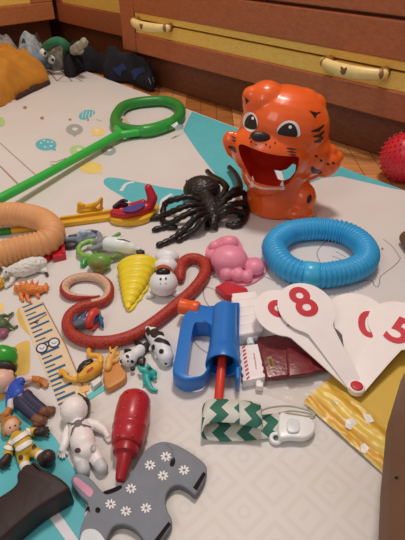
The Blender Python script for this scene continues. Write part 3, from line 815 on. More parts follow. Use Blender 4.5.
# --- pink crab mold
PNK = M('dd8090', .42, .04, sss=.15)
t = thing('crab_mold', 'pink plastic crab sand mold with rounded bumps, between the spider and the red block', 'sand mold', 232, 264)
blob('dome', [('e', 229, 259, 19, 17, 13), ('e', 229, 243.5, 10, 8, 8), ('e', 215, 247.5, 7, 6, 7), ('e', 213, 256, 8, 7, 7), ('e', 254, 267.5, 10.5, 9.5, 8), ('e', 227, 273, 8, 9, 7), ('e', 238, 275, 7.5, 8, 7), ('e', 246.5, 276.5, 6.5, 7, 6), ('e', 219.5, 267, 6, 7, 6)], PNK, t, vox=.0013, sm=2)
rim = [(206, 262), (205, 253), (208, 245), (217, 239), (224, 236), (236, 236.5), (242, 245), (247, 257), (257, 257), (266, 263), (266, 272), (259, 279), (252, 283), (243, 285), (232, 284), (222, 280), (217, 273), (210, 267)]
bm = BM(); prism(bm, [F(x, y, .003) for x, y in cr(rim, 4, True)], .003, .0008); obj('rim', bm, PNK, t, 'auto')
# --- red faceted block
bm = BM()
lo = [(215, 292), (226, 286), (247, 293), (249, 299), (235, 304), (224, 300)]; hi = [(218, 287.5), (226, 282.5), (244, 289.5), (246, 294), (236, 297.5), (226, 295)]
vl = [bm.verts.new(F(x, y, 0)) for x, y in lo]; vm_ = [bm.verts.new(F(x, y - 5, .008)) for x, y in lo]; vh = [bm.verts.new(F(x, y, .014)) for x, y in hi]
n = 6; bm.faces.new(vl[::-1]); bm.faces.new(vh)
for A, B in ((vl, vm_), (vm_, vh)):
    for i in range(n): bm.faces.new((A[i], A[(i + 1) % n], B[(i + 1) % n], B[i]))
bmesh.ops.recalc_face_normals(bm, faces=bm.faces[:])
bmesh.ops.bevel(bm, geom=bm.edges[:], offset=.0008, segments=2, affect='EDGES')
o = obj('toy_gem', bm, M('b8262c', .35, .05), None, 'auto'); tag(o, 'flat red faceted plastic block just below the pink crab mold', 'toy block')
# --- white rocket with grey claw
t = thing('toy_rocket', 'white capsule shaped toy rocket with grey fins, lying above the yellow shell mold', 'toy rocket', 118, 250)
bd = blob('body', [[(109, 244, 7.6, 17), (116, 245, 8.4, 17), (123, 246, 8, 16), (131, 248, 6, 13), (138, 250, 3.4, 10)]], M('d8d2d2', .35, .03), t)
blob('fin', [[(107, 243, 6.8, 17), (100, 242, 5, 17)], [(101, 240, 3, 17), (99, 234, 2.4, 20)], [(101, 246, 3.5, 16), (93, 249, 2.6, 14), (88.5, 248, 2, 15)], [(99, 243, 4, 16), (94, 242, 2, 16)]], M('807b7c', .4), t)
bm = BM(); lathe(bm, F(136.5, 254, .009), F(144, 253, .009), [(0, .004), (.001, .006), (.003, .006), (.0035, .0045), (.005, .0062), (.008, .0062), (.009, .005), (.012, .004)], 16); obj('nozzle', bm, M('2c2424', .4), t)
bv = bvh_of(bd); dec('lettering', [pstroke([(117, 239.2), (124, 240), (130, 242)], 1.3)], '3c3838', t, bv)
# --- grey vehicle
t = thing('toy_vehicle', 'small grey toy vehicle with a dark round foot, right of the peach tube', 'toy vehicle', 78, 244)
blob('body', [[(66, 239.5, 3, 12), (74, 238, 4, 12), (82, 235.5, 4.5, 13), (90, 233, 4, 14), (97, 232.5, 2.5, 13)], [(78, 240, 3, 9), (86, 238, 3.5, 9), (94, 236, 3, 10)]], M('8f929c', .35, .08), t)
blob('foot', [('e', 70, 244.5, 8, 6, 3.2)], M('37302f', .45), t)
blob('cockpit', [('e', 83, 232.2, 4.2, 3, 3, 20)], M('a9b6c4', .25), t)
blob('panel', [[(76, 235.5, 1.5, 17), (70, 236.5, 1.8, 16)], [(92, 231, 1.4, 18), (96, 231.5, 1.4, 17)]], M('4c4a50', .4), t)
# --- green loop toy
t = thing('toy_fruit', 'green and brown soft toy fruit with a looped green stem, under the white rocket', 'toy fruit', 99, 268)
blob('body', [('e', 99.5, 262, 12.2, 10, 9), ('e', 98.5, 270, 6, 5, 4)], two_tone('5f8c38', '8a6238', 1, .38, -.05, .35), t)
blob('stem', [[(90, 257, 3, 9), (84, 256, 3.2, 8), (79, 253, 3, 8), (78.5, 248, 2.6, 10), (82, 244, 2.6, 13), (88, 241.5, 2.8, 13), (93, 241, 2.8, 12), (95, 246, 2.8, 10), (95.5, 252, 2.6, 9)]], M('7fa04c', .35, .15), t)
blob('leaf', [[(90, 257, 2.4, 7), (84, 262, 3.6, 5), (83, 265, 2.8, 4)]], M('3f9340', .3), t)
blob('leaf', [[(112, 258, 2, 8), (116, 256, 3, 8), (121, 256, 2, 7)]], M('6c7a34', .4), t)
blob('leaf', [[(113, 237, 1.4, 8), (119, 234, 2, 8)]], M('5f8a3c', .4), t)
# --- red brick under tube
t = thing('toy_clip', 'small red plastic clip sticking out from under the peach tube', 'toy clip', 57, 256)
bm = BM(); prism(bm, [F(x, y, .010) for x, y in ((50, 250), (64, 248), (65.5, 254), (53, 257))], .010, .001)
prism(bm, [F(x, y, .013) for x, y in ((60, 238.5), (64, 238), (65, 252), (61.5, 252))], .013, .001)
prism(bm, [F(x, y, .007) for x, y in ((41.5, 258.5), (49, 252), (52, 254), (45, 262))], .007, .001); obj('frame', bm, M('b81f2a', .3), t, 'auto')
bm = BM(); prism(bm, [F(x, y, .008) for x, y in ((51, 244), (60.5, 242), (62, 249), (51, 251))], .008, .001); obj('window', bm, M('5a1c26', .3), t, 'auto')
# --- white sheep
t = thing('sheep_figure', 'white plastic sheep figure lying on its side just below the peach tube', 'toy sheep', 26, 280)
bd = blob('body', [[(13, 271.5, 6.5), (22, 269, 8.2), (32, 265.5, 8.6), (40, 263.5, 7)], [(40, 263.5, 6), (45, 268, 2.6), (46.5, 272, 1.7, 4)], [(13, 271.5, 5.5), (7, 273, 4.6, 9), (3, 277, 2.8, 6)], [(14, 276, 3), (11, 283, 2.2, 4), (6, 287, 1.6, 3)], [(38, 268, 3.4, 6), (44, 271, 2, 4)], [(6, 269.5, 1.6, 12), (2, 267, 1.2, 10)]], M('d2c5b8', .55, .06), t, vox=.0009, sm=2, nz=(.0011, 330))
bv = bvh_of(bd); dec('eye', [ell(6, 272, 1, .8, 0, 8)], '3a2a22', t, bv)
dec('ear', [cr([(9, 272), (13, 274), (12, 277), (9, 275)], 3, True)], 'b59a86', t, bv, .0008)
blob('hoof', [[(46, 273, 1.6, 3), (47.3, 275, 1.5, 3)]], M('45281c', .4), t)
# --- yellow lion at the frame edge
t = thing('lion_figure', 'golden yellow textured toy lion cut off by the left edge, below the sheep', 'toy lion', -2, 288)
blob('body', [('e', -2, 283, 6.5, 6, 6), [(-4, 285, 5), (-16, 284, 6)], [(-14, 286, 3), (-14, 292, 2)]], M('c9932f', .6, .3, 200), t, nz=(.002, 420), sm=2)
# --- orange spiky dinosaur
t = thing('dinosaur_figure', 'small orange spiky dinosaur figure below the white sheep', 'toy dinosaur', 30, 296)
blob('body', [[(18, 289, 4), (24, 288.5, 5.2), (32, 289.5, 5.6), (39, 290, 4.4), (44, 289, 3.4), (46.5, 287, 2.6)], [(46, 284, 1.4, 8), (46.5, 291, 1.5, 4)], [(21, 291, 2.6), (21, 297, 2.1), (23, 301, 1.5, 2)], [(27, 293, 2.6), (27.5, 299, 1.8), (30, 302, 1.4, 2)], [(36, 293, 2.2), (39, 297, 1.5, 3)],
    [(22, 285, 2, 13), (18, 280.5, .8, 17)], [(27, 284, 2, 14), (25, 279.5, .8, 19)], [(32, 284, 2, 14), (32, 279, .8, 19)], [(36, 285, 1.8, 13), (38.5, 280.5, .8, 16)], [(18, 288, 2, 9), (13.5, 284, .8, 12)], [(17, 290, 2, 6), (14, 290.5, .7, 6)]], M('d4722f', .5, .14, 200), t, vox=.0009, sm=2, nz=(.0009, 350))
# --- dark green lizard
t = thing('lizard_figure', 'dark green and purple lizard figure with bent legs at the left edge', 'toy lizard', 2, 330)
bd = blob('body', [[(-14, 318, 6), (-4, 321, 7.5), (3, 325, 6), (6, 329, 3.6)], [(0, 318, 3), (4, 315.5, 1.9, 10), (8, 316.5, 1.6, 6), (13, 312.8, 1.2, 3)], [(4, 326, 2.4), (8, 323, 1.7, 9), (11, 326.5, 1.5, 5), (14, 328, 1.2, 3), (17.5, 326, 1, 2)]], M('4c5a35', .45, .3, 150), t, nz=(.0007, 400))
blob('belly', [('e', 2, 333, 6, 7.5, 4)], M('8a4a58', .45, .2, 150), t)
# --- shark with ring
t = thing('shark_figure', 'small blue and grey toy shark inside the snake coil', 'toy shark', 86, 330)
blob('body', [[(73, 326.5, 3, 7), (77, 325, 5, 9), (84, 322.5, 6, 10), (91, 320, 5, 10), (98, 319, 2.8, 9), (102, 318.5, 1.8, 9)]], two_tone('3a5f86', '5a5658', 1, .7, .2, .4), t)
blob('fin', [[(83, 317.5, 2.4, 15), (86, 312, 1, 19)]], M('35567c', .35), t)
blob('fin', [[(75, 320, 2, 13), (77, 314.5, 1, 18)]], M('35567c', .35), t)
blob('tail_fin', [[(98, 312, 1.4, 15), (99.5, 317, 2.6, 11), (102, 324, 2, 7), (103, 327, 1.2, 4)]], M('2c5a80', .35), t)
o = thing('toy_ring', 'small red rubber ring slipped over the blue shark', 'toy ring', 94, 327)
c = F(93.5, 320, .011); r1, r2 = .0105, .0105
bm = BM(); tube(bm, [c + V((.25 * r1 * math.cos(a), .35 * r1 * math.cos(a) + .0 , 0)) * 0 + V((math.cos(a) * .003, math.cos(a) * r1 * .95, math.sin(a) * r2 * .85 + .001)) for a in [2 * math.pi * k / 30 for k in range(30)]], .0048, 12, True); obj('band', bm, M('cf3b30', .35), o)
# --- yellow monkey
MK = M('dc9a32', .42, .06)
t = thing('monkey_figure', 'yellow toy monkey with long curled arms and a black headband, by the printed ruler', 'toy monkey', 88, 382)
bd = blob('body', [[(83, 376, 6.5), (89, 372, 8), (96, 367.5, 7)], [(97, 366, 3.6), (100.5, 362, 3.2, 8), (100.3, 357, 3, 9), (96, 355.5, 2.9, 9), (91.5, 355.8, 2.9, 8), (88.8, 353, 2.6, 6), (89, 350, 2.4, 5)], [(81, 378, 3.6), (76, 379.8, 2.8, 5), (71, 379.5, 2.6, 5), (66.5, 377, 2.5, 6), (63.5, 372.5, 2.5, 6), (61, 370.5, 2.4, 5), (60.5, 374, 1.8, 5)]], MK, t)
bv = bvh_of(bd)
hb = blob('headband', [[(79.5, 371, 2.8, 13), (82, 367, 3.6, 15), (85.5, 364, 3.8, 16), (90.5, 361.5, 3, 15)]], M('241c1a', .45), t)
dec('pattern', [pstroke([(82.5, 368), (86, 364.5)], 1), pstroke([(84, 369), (88.5, 365)], 1), pstroke([(86, 363.5), (90, 362)], 1)], 'c9c0b4', hb, bvh_of(hb), .0004, 2)
dec('mouth', [cr([(86.5, 371.5), (89, 368.5), (92.5, 367), (93, 369), (90, 371.3), (87.5, 373)], 3, True)], 'b8402a', t, bv)
bm = BM(); prism(bm, [F(x, y, .007) for x, y in ((90.5, 381.5), (100, 375.5), (102, 380), (93.5, 387))], .007, .0012); obj('foot', bm, M('cfc4b6', .5), t, 'auto')
# --- tan kangaroo
KG = M('c9803c', .45, .07)
t = thing('kangaroo_figure', 'tan orange flat toy kangaroo between the yellow monkey and the panda', 'toy kangaroo', 113, 382)
bm = BM(); prism(bm, [F(x, y, .009) for x, y in cr([(103, 372), (105.5, 364.5), (111, 362.5), (119, 363), (122, 367), (126.5, 372.5), (125, 378.5), (117, 384), (109, 388), (105, 386), (104, 379)], 4, True)], .009, .002)
obj('base', bm, M('c27a3c', .45), t, 'auto')
bd = blob('body', [[(108, 368, 3.6, 11), (109, 362, 4.2, 12), (111.5, 356, 3.6, 12), (113.5, 352, 3.2, 12)], [(110.5, 351, 1.4, 13), (110, 347.5, .9, 14)], [(114.5, 350, 1.4, 13), (117, 347, .9, 13)], [(112, 356, 2.3, 12), (117.5, 354.5, 1.6, 10), (119, 352, 1.2, 9)], [(111, 362, 2.6, 12), (116, 361, 2, 10), (118.5, 358, 1.4, 9)]], M('d79848', .45, .07), t)
bv = bvh_of(bd); dec('eye', [ell(111, 353, .9, .8, 0, 8)], '3a2418', t, bv)
# --- panda
PW = M('d8ccca', .4, .04); PB = M('231c1c', .35, .1)
t = thing('panda_figure', 'small black and white toy panda lying on its back beside the tan kangaroo', 'toy panda', 133, 366)
bd = blob('body', [[(136.5, 353.5, 6.4), (140, 350, 5.6)], [(129, 359.5, 7.6), (131, 358, 7)]], PW, t)
for ch in ([(140, 362, 3.4), (142.5, 360, 3.6), (142, 364, 3)], [(133, 352.5, 3), (128.5, 351.2, 2.6), (126, 351, 2.2)]): blob('arm', [ch], PB, t)
for ch in ([(143, 350, 4), (146, 346, 3.8), (147, 349, 3)], [(141, 346, 3.2), (138, 343.5, 2.7), (136.5, 343.5, 2.2)]): blob('leg', [ch], PB, t)
for x, y in ((122.3, 361.3), (132.8, 369)): blob('ear', [('e', x, y, 2.5, 2.6, 2.2, 6)], PB, t)
bv = bvh_of(bd)
for x, y in ((127.5, 356.5), (132, 361.5)): dec('eye_patch', [ell(x, y, 1.9, 1.4, 40, 12)], '231c1c', t, bv, .0006)
dec('nose', [ell(128, 361, 1.1, .9, 0, 10)], '231c1c', t, bv, .0006)
# --- spotted cow
t = thing('cow_figure', 'small white toy cow with black patches, between the panda and blue toy gun', 'toy cow', 161, 356)
bd = blob('body', [[(152.5, 334, 7.2), (157, 339, 8.6), (162.5, 348, 9.2), (166, 357, 8), (166.5, 360, 6.4)], [(151, 331, 4, 12), (147.5, 328.5, 2.6, 14)], [(153, 345, 3, 6), (150.5, 349.5, 2, 4)], [(157, 354, 2.6, 6), (156, 357.5, 1.8, 4)]], PW, t)
bv = bvh_of(bd)
for s_ in (cr([(150, 331), (156, 328.5), (162, 332), (164, 336), (159, 335), (155, 338), (151, 336)], 4, True), cr([(154, 341), (158, 337.5), (163, 339), (168, 341.5), (170, 346), (164, 343.5), (159, 342.5)], 4, True), ell(161.5, 351.5, 2.4, 2.5, 0, 14), cr([(146, 330), (148, 327), (150.5, 331), (149, 336), (147, 334)], 3, True), cr([(152, 346), (154.5, 344.5), (155, 349), (152, 351)], 3, True), ell(165.8, 363.6, 1.5, 1, 0, 10)):
    dec('patch', [s_], '231c1c', t, bv, .0005, 4)
blob('leg', [[(148.5, 333, 2.6, 8), (147.5, 338, 2.4, 4), (149.5, 341, 2, 3)]], PB, t)
# --- teal dinosaur
t = thing('dinosaur_figure', 'tiny teal green dinosaur figure above the red ketchup bottle', 'toy dinosaur', 149, 386)
bd = blob('body', [[(139, 367.5, 1.8, 9), (142, 370, 3.2, 9), (148, 371.5, 5.6), (153, 374, 4.4)], [(147, 373, 4.6), (146.5, 380, 3.6), (149.5, 386, 3), (152, 389.5, 2.4), (156.5, 390.5, 1.6, 3)], [(152, 375, 3), (155.5, 378, 1.8, 5)], [(147, 380, 2.6), (144, 384.5, 1.5, 3)], [(149, 366.5, 1.8, 13), (147.5, 364.5, 1, 14)]], M('279a8c', .35, .12, 200), t)
bv = bvh_of(bd); dec('back_spot', [ell(149.5, 369, 2.4, 1.6, 10, 12)], '16403c', t, bv)
# --- boy figure
SKN = M('d8a48c', .45, .04); GLV = M('b5682c', .45, .08); JN = M('26263e', .5, .1); BRN = M('6e3f2a', .45, .1)
t = thing('worker_figure', 'toy person in green cap, blue shirt, dark trousers and orange gloves', 'toy figure', 25, 402)
hd = blob('head', [('e', 1.5, 381, 12.5, 12, 12), [(9.5, 373.5, 3.8, 16), (11, 373, 2.6, 16)], [(5, 386, 6, 10), (11, 388, 5, 9)]], SKN, t)
cap = blob('cap', [('e', 2, 357, 15.5, 11.5, 13), [(8, 351, 5, 16), (13, 351, 4, 15)]], M('2f8f2c', .3, .06), t)
blob('hair', [('e', 2, 368.5, 15, 6, 10)], M('2a1c1a', .5), t)
blob('shirt', [[(10, 386, 6), (15, 389, 7.6), (18, 394.5, 7.6)], [(16, 384, 5), (21, 381.5, 4.4, 9)], [(11, 396, 5.4), (10, 401, 4.4)]], M('2548a0', .45, .08), t)
blob('arm', [[(20, 381, 3.4, 9), (27, 379.5, 3, 7), (33, 378.8, 3, 6)]], SKN, t)
blob('arm', [[(11, 402, 3.6, 8), (10.5, 408, 3.2, 6)]], M('cdbcae', .5), t)
def hand(base, palm, tips, thumb, mat, par, fr=1.2):
    blob('glove', [[base, palm], ('e', palm[0], palm[1], palm[2] * 1.1, palm[2], palm[2] * .8, palm[3])] + [[palm, *f] for f in tips] + [[palm, *thumb]], mat, par)
hand((33, 378.7, 3.2, 6), (38, 380, 4, 6), [[(42.5, 383, 1.4, 5), (45.5, 387, 1.3, 3)], [(43, 382, 1.4, 5), (47, 386, 1.3, 3)], [(43.5, 380.5, 1.4, 5), (48, 384, 1.3, 3)], [(43, 378.5, 1.3, 5), (46.5, 380.5, 1.2, 4)]], [(37.5, 383.5, 1.5, 5), (39, 386, 1.3, 3)], GLV, t)
hand((9.5, 409, 3.2, 6), (6.5, 414, 3.8, 6), [[(2.5, 416, 1.4, 5), (.5, 419.5, 1.2, 3)], [(3.5, 417.5, 1.4, 5), (2, 421, 1.2, 3)], [(5, 418, 1.4, 5), (4.4, 421.5, 1.2, 3)], [(2, 414, 1.3, 5), (-1, 416, 1.2, 3)]], [(10, 416, 1.4, 5), (11.5, 417.5, 1.2, 3)], GLV, t)
blob('belt', [[(16, 400.5, 5.6), (25, 393.5, 5.6)], [(20, 397, 6.4), (21, 398, 6.4)]], M('9a6e4c', .5), t)
blob('trousers', [[(18.5, 401.5, 6.2), (27, 396, 6.2)], [(26.5, 397, 6.4), (36, 405, 5.8), (43, 410, 5.4)], [(20, 402.5, 6.4), (28, 411, 5.8), (35, 417, 5.4)]], JN, t)
blob('boot', [[(44, 412, 5.6), (49, 410.5, 4.6), (52.5, 409.5, 3.4)], [(43, 413, 4, 4), (51, 412, 4, 4)]], BRN, t)
blob('boot', [[(36, 419, 5.4), (41, 421, 5), (44, 420, 3.6)], [(36, 424, 3.4, 4), (42, 423, 4, 4)]], BRN, t)
# --- yellow firefighter figure
YF = M('c9982e', .45, .07); DKB = M('2f1d19', .45, .1)
t = thing('firefighter_figure', 'toy firefighter in a yellow suit with white stripes, dark gloves and boots', 'toy figure', 24, 450)
hd = blob('head', [('e', 12, 427, 7.5, 8.5, 8), [(14, 433, 4), (17, 436, 4)]], M('d9a284', .45, .04), t)
blob('hair', [('e', 9.5, 424, 8.4, 8.6, 7), [(4, 429, 3, 8), (5, 434, 2.6, 6)], [(14, 419.5, 4, 9), (18.5, 423, 3, 8)]], M('a8692f', .5, .12, 200), t)
bv = bvh_of(hd)
for x, y in ((10, 427.5), (15, 425.5)): dec('eye', [ell(x, y, 1, .8, -20, 10)], '3a2a20', t, bv)
dec('mouth', [pstroke([(12.2, 431.5), (14, 431.5), (16, 430)], .9)], '8a3c30', t, bv)
su = blob('suit', [[(17, 436.5, 6), (22, 440, 8.6), (25, 449, 8.6), (29, 452, 6)], [(24, 436, 4.6), (30, 432, 4.4), (37, 432, 4.4)], [(14, 440, 4.6), (9, 447, 4.4), (8, 456, 4.4)], [(22, 452, 6.2), (23, 459, 5.6), (25, 465, 5.2)], [(30, 449, 6), (35, 452, 5.4), (40, 455, 5)]], YF, t)
bv = bvh_of(su)
for s_ in ([(9, 444), (17, 440), (24, 435), (29, 432)], [(17, 450), (24, 446), (31, 441.5)], [(5, 447), (13, 450)], [(27, 428.5), (30, 436)]): dec('reflective_stripe', [pstroke(cr(s_, 3), 4.6)], 'e0d2c6', t, bv, .0013, 5)
for x, y, a in ((21, 457.5, 5), (34, 447, 30)): dec('knee_patch', [ell(x, y, 2.3, 3, a, 12)], '3a2a20', t, bv, .0006)
dec('badge', [ell(19.5, 439, 1, 1, 0, 8)], 'e8d8b0', t, bv, .001)
for ch in ([(25, 465.5, 5.4), (26, 468, 5)], [(39.5, 455, 5.2), (42, 456, 5)]): blob('cuff', [ch], M('d6c8ba', .5), t)
hand((37, 432, 4, 6), (42, 431.5, 5, 6), [[(45.5, 434, 1.6, 5), (47.5, 436.5, 1.4, 4)], [(46.5, 432.5, 1.6, 5), (48.5, 434, 1.4, 4)], [(46.5, 430.5, 1.6, 5), (48.8, 430.5, 1.4, 4)], [(45.5, 428.5, 1.6, 5), (47.5, 427.8, 1.4, 4)]], [(40, 427, 1.6, 5), (39.5, 425.5, 1.4, 4)], DKB, t)
hand((7.5, 457, 4, 6), (4, 462, 5, 6), [[(0, 464, 1.6, 5), (-2.5, 465, 1.4, 4)], [(1, 466, 1.6, 5), (-.5, 468, 1.4, 4)], [(3, 467, 1.6, 5), (2.5, 469, 1.4, 4)], [(0, 461, 1.6, 5), (-2.5, 461, 1.4, 4)]], [(8, 464, 1.6, 5), (9.5, 465.5, 1.4, 4)], DKB, t)
blob('boot', [[(43, 458, 6), (48, 457, 7.6, 12)], ('e', 47, 459, 8.6, 9, 8.5)], DKB, t)
blob('boot', [[(27, 470, 5.4), (29, 472, 5.6)]], DKB, t)
# --- astronaut
AW = M('e8dbdc', .4, .03)
t = thing('astronaut_figure', 'white toy astronaut lying face down on the mat, left of the red bottle', 'toy figure', 82, 445)
hd = blob('helmet', [('e', 74, 410, 13.5, 14, 13)], AW, t)
blob('visor', [('e', 84.5, 407, 6, 10, 9, 8)], M('2e2220', .3), t)
su = blob('suit', [[(78, 424, 8), (80, 431, 11.5), (83, 443, 12.5), (86, 450, 11)], [(70, 428, 5.2), (66.5, 436, 5.2), (64, 447, 4.4)], [(89, 424, 5.6), (97, 426, 5.6), (104, 430, 4.4), (107.5, 434, 3)], [(81, 452, 7.6), (80.5, 459, 7), (82, 464, 6.4)], [(92, 451, 7.6), (96, 458, 7), (99, 463, 6.4)]], AW, t)
hand((64, 446, 4, 6), (62.5, 450, 3.6, 5), [[(60.5, 454, 1.1, 4), (60, 457, 1, 3)], [(62.3, 454.5, 1.1, 4), (62.2, 458, 1, 3)], [(64.2, 454, 1.1, 4), (64.5, 457, 1, 3)], [(59.5, 452.5, 1, 4), (58, 455, .9, 3)]], [(66, 451.5, 1.2, 4), (67.5, 454, 1, 3)], AW, t)
hand((106, 432.5, 3, 6), (108, 436, 2.8, 5), [[(108.5, 439, 1, 4), (108.3, 441.5, .9, 3)], [(109.8, 438.5, 1, 4), (110.2, 441, .9, 3)], [(110.8, 437.5, 1, 4), (111.8, 439.5, .9, 3)], [(107, 438.5, 1, 4), (106.4, 440.5, .9, 3)]], [(106, 436.5, 1, 4), (104.8, 438, .9, 3)], AW, t)
for ch in ([(82, 465, 6.8), (83.5, 469.5, 6.6)], [(99.5, 463.5, 6.6), (102, 468, 6.4)]): blob('boot', [ch], M('b9b0aa', .45), t)
bv = bvh_of(su, hd)
hn = dec('harness', [pstroke([(66, 424), (72, 424.5), (78, 423.5)], 1.8), pstroke([(78, 423.5), (83, 420), (86, 416.5)], 1.8), pstroke([(79, 424), (84, 426), (91, 427.5)], 1.8), pstroke([(77, 424), (73.5, 429), (71.5, 436)], 1.8), cr([(74.5, 423), (78.5, 420.5), (82, 422.5), (79.5, 426.5), (75.5, 426.5)], 3, True)], '6a605c', t, bv, .001, 4)
dec('patch', [ell(78, 450.3, 3, 2.6, -20, 14)], '5a3c34', t, bv, .0006); dec('patch', [ell(92.7, 448.5, 2.8, 3.6, 10, 14)], 'a8a09c', t, bv, .0006); dec('patch', [ell(93.4, 448.6, 1.7, 2.6, 10, 14)], 'e2dcda', t, bv, .001)
# --- dark brown rock
DB = M('271613', .55, .14, 40, .3, 90)
bm = BM()
top = cr([(31, 461.5), (36, 462), (40, 466.5), (52, 472.5), (62, 478.5), (69, 486), (67.5, 490), (56, 497), (38, 508), (18, 524), (0, 540), (-20, 556), (-42, 548), (-36, 520), (-18, 506), (2, 494), (12, 487), (16.5, 481), (16.5, 474), (20, 469), (27, 467.5)], 4, True)
prism(bm, [F(x, y, .026) for x, y in top], .026, .003)
o = obj('toy_rock', bm, DB, None, 'auto'); tag(o, 'thick dark brown plastic rock slab in the bottom left corner', 'toy rock')
# --- ketchup bottle
KR = M('a81b24', .32, .06, coat=.25)
t = thing('squeeze_bottle', 'red toy ketchup squeeze bottle lying beside the grey donkey', 'toy bottle', 128, 430)
R0 = .0170
a, b = F(136.5, 392, R0), F(120, 482, .012); L = (b - a).length
prof = [(0, .0035), (.002, .009), (.006, .0135), (.012, .0160), (.022, R0), (.036, R0), (.044, .0164), (.046, .0170), (.0485, .0170), (.050, .0160), (.056, .0162), (.060, .0155), (.066, .0146), (.0675, .0135)]
k = (L - .019) / .0675 * .80
prof = [(x * k, r) for x, r in prof]; e = prof[-1][0]
bm = BM(); lathe(bm, a, b, prof, 36)
for i in range(6):
    u = a.lerp(b, .12 + .1 * i)
    for s_ in (-1, 1):
        sphere(bm, u + V((s_ * .0065, 0, 0)) + V((0, 0, .0152 if i < 4 else .0142)), (.0016, .0016, .0012), seg=10)
obj('bottle', bm, KR, t)
bm = BM(); lathe(bm, a + (b - a).normalized() * (e - .001), b, [(0, .0115), (.001, .0120), (.009, .0112), (.010, .0085), (.0115, .0070), (L - e - .001, .0045), (L - e, .0038)], 28); obj('cap', bm, M('96161e', .35), t, 'auto')
# --- donkey board
GY = M('79777a', .65, .05, 90, spec=.25); DKS = M('5d5a58', .55)
t = thing('donkey_board', 'grey wooden donkey shape with white daisies and a pink ear', 'toy donkey', 140, 505)
TH = .010
out = [(72, 484.5), (71.5, 478), (76, 473.5), (84, 474), (92, 479.5), (99, 487.5), (103, 491), (112, 487.5), (120, 484.5), (127, 478.5), (134, 468), (142, 454), (150, 446), (160, 441.5), (170, 442), (182, 447), (195, 455), (204, 462.5), (207, 469), (204.5, 479), (198, 491), (194.5, 494), (188, 489), (180, 484.8), (173, 486), (167.5, 491.5), (165.5, 500), (167.5, 510), (172, 520), (169, 529), (160, 541), (154, 549), (147, 544), (138, 532), (129, 525.5), (119, 524), (112, 528), (106, 540), (100, 556), (84, 560), (79, 548), (79.5, 532), (83, 520), (87.5, 510), (87, 502), (80, 495)]
bm = BM(); prism(bm, [F(x, y, TH) for x, y in cr(out, 5, True)], TH, .0016, 0, 1)
def top_poly(pts, k, mi): flat_poly(bm, [F(x, y, TH + .0003 * k) for x, y in pts], mi)
for x, y in ((110.6, 504), (131, 488.6), (126, 511), (146, 508), (150, 465), (163, 475.5), (166, 456.5), (184, 470)):
    for k in range(8):
        a = k * math.pi / 4 + .2; top_poly(ell(x + 3.5 * math.cos(a), y + 3.1 * math.sin(a), 2.1, 1.0, math.degrees(a), 10), 1, 2)
    top_poly(ell(x, y, 1.1, 1.0, 0, 10), 1.5, 0)
LNs = lambda pts, w, mi: stroke(bm, [F(x, y, TH + .0003) for x, y in cr(pts, 5)], w / 1000, mi)
LNs([(166, 443.5), (171, 448), (173, 455), (173, 461)], .8, 1)
brd = obj('board', bm, [GY, DKS, M('ded8d6', .5)], t, 'auto')
def dtop(name, pts, hexc, k=1):
    b = BM(); flat_poly(b, [F(x, y, TH + .0003 * k) for x, y in pts]); return obj(name, b, M(hexc, .7, spec=.15), t, False)
dtop('ear_lining', cr([(75, 483.5), (73.5, 478.5), (77, 477.5), (84, 482.5), (93, 490.5), (90, 497), (84, 492.5)], 4, True), 'c98a9a')
dtop('eye', ell(97.8, 510, 2.6, 2.9, 0, 14), '201818')
dtop('muzzle', cr([(82, 533), (88, 529), (96, 530), (103, 537), (106, 546), (100, 556), (84, 559), (80, 545)], 4, True), 'd0cacc')
dtop('mane', cr([(103.5, 491.5), (112, 488.5), (120, 485.2), (122, 487.5), (117, 491), (109, 494), (105, 494)], 3, True), '1c1312')
dtop('forelock', [(84.5, 513), (87, 506.5), (89.5, 507), (90, 513), (88, 510)], '1c1312')
dtop('tail_tuft', cr([(171, 460), (174, 457.5), (175.3, 461), (173.5, 466), (170, 465.5)], 4, True), '201818')
dtop('hoof', [(203.5, 471.5), (205.8, 474), (197, 490.5), (193, 487.5)], '1c1312'); dtop('hoof', [(168.5, 521.5), (171, 524), (156, 545.5), (152, 543)], '1c1312')
# ================================================================= BLUE TOY GUN
BG = M('1767ac', .35, .05, coat=.15); ORN = M('e0521f', .35)
t = thing('toy_gun', 'blue plastic toy gun with an open handle, orange tip and red rod', 'toy gun', 208, 372)
def strip(bm, pts, w, z1, z0, closed=False, bev=.0015):
    """a bar of rectangular section following a centre line; w in pixels"""
    P_ = [V(p) for p in pts]; L, R = [], []
    for i, p in enumerate(P_):
        a = P_[max(0, i - 1)]; b = P_[min(len(P_) - 1, i + 1)]; d = b - a; d.z = 0; d.normalize(); s = V((-d.y, d.x, 0))
        ww = (w[i] if isinstance(w, list) else w) * S(p) / 2; L.append(p + s * ww); R.append(p - s * ww)
    prism(bm, L + R[::-1], z1 - z0, bev)
zt = .024
bm = BM()
outer = [(186, 312), (197, 304), (208, 305), (215, 304.5), (219, 306.5), (226, 303), (238, 301.5), (240, 306), (239.5, 330), (240, 350), (241, 366), (240, 377), (237, 379), (235.5, 372), (234, 358), (228, 350), (219, 350), (212.5, 358), (210, 367), (204, 375), (195, 378.5), (184, 379), (175, 374), (172.5, 368), (176, 350), (181, 322)]
prism(bm, [F(x, y, zt) for x, y in cr(outer, 4, True)], zt - .002, .003)
me = bpy.data.meshes.new('g'); bm.to_mesh(me); bm.free()
go = bpy.data.objects.new('g', me); COL.objects.link(go)
bm = BM(); prism(bm, [F(x, y, zt + .01) for x, y in cr([(193.5, 319), (200, 316), (209, 317), (211, 322), (210, 345), (207.5, 360), (203, 367.5), (196, 370), (189, 369), (186, 365), (189, 345)], 4, True)], .05)
cm = bpy.data.meshes.new('h'); bm.to_mesh(cm); bm.free(); co = bpy.data.objects.new('h', cm); COL.objects.link(co)
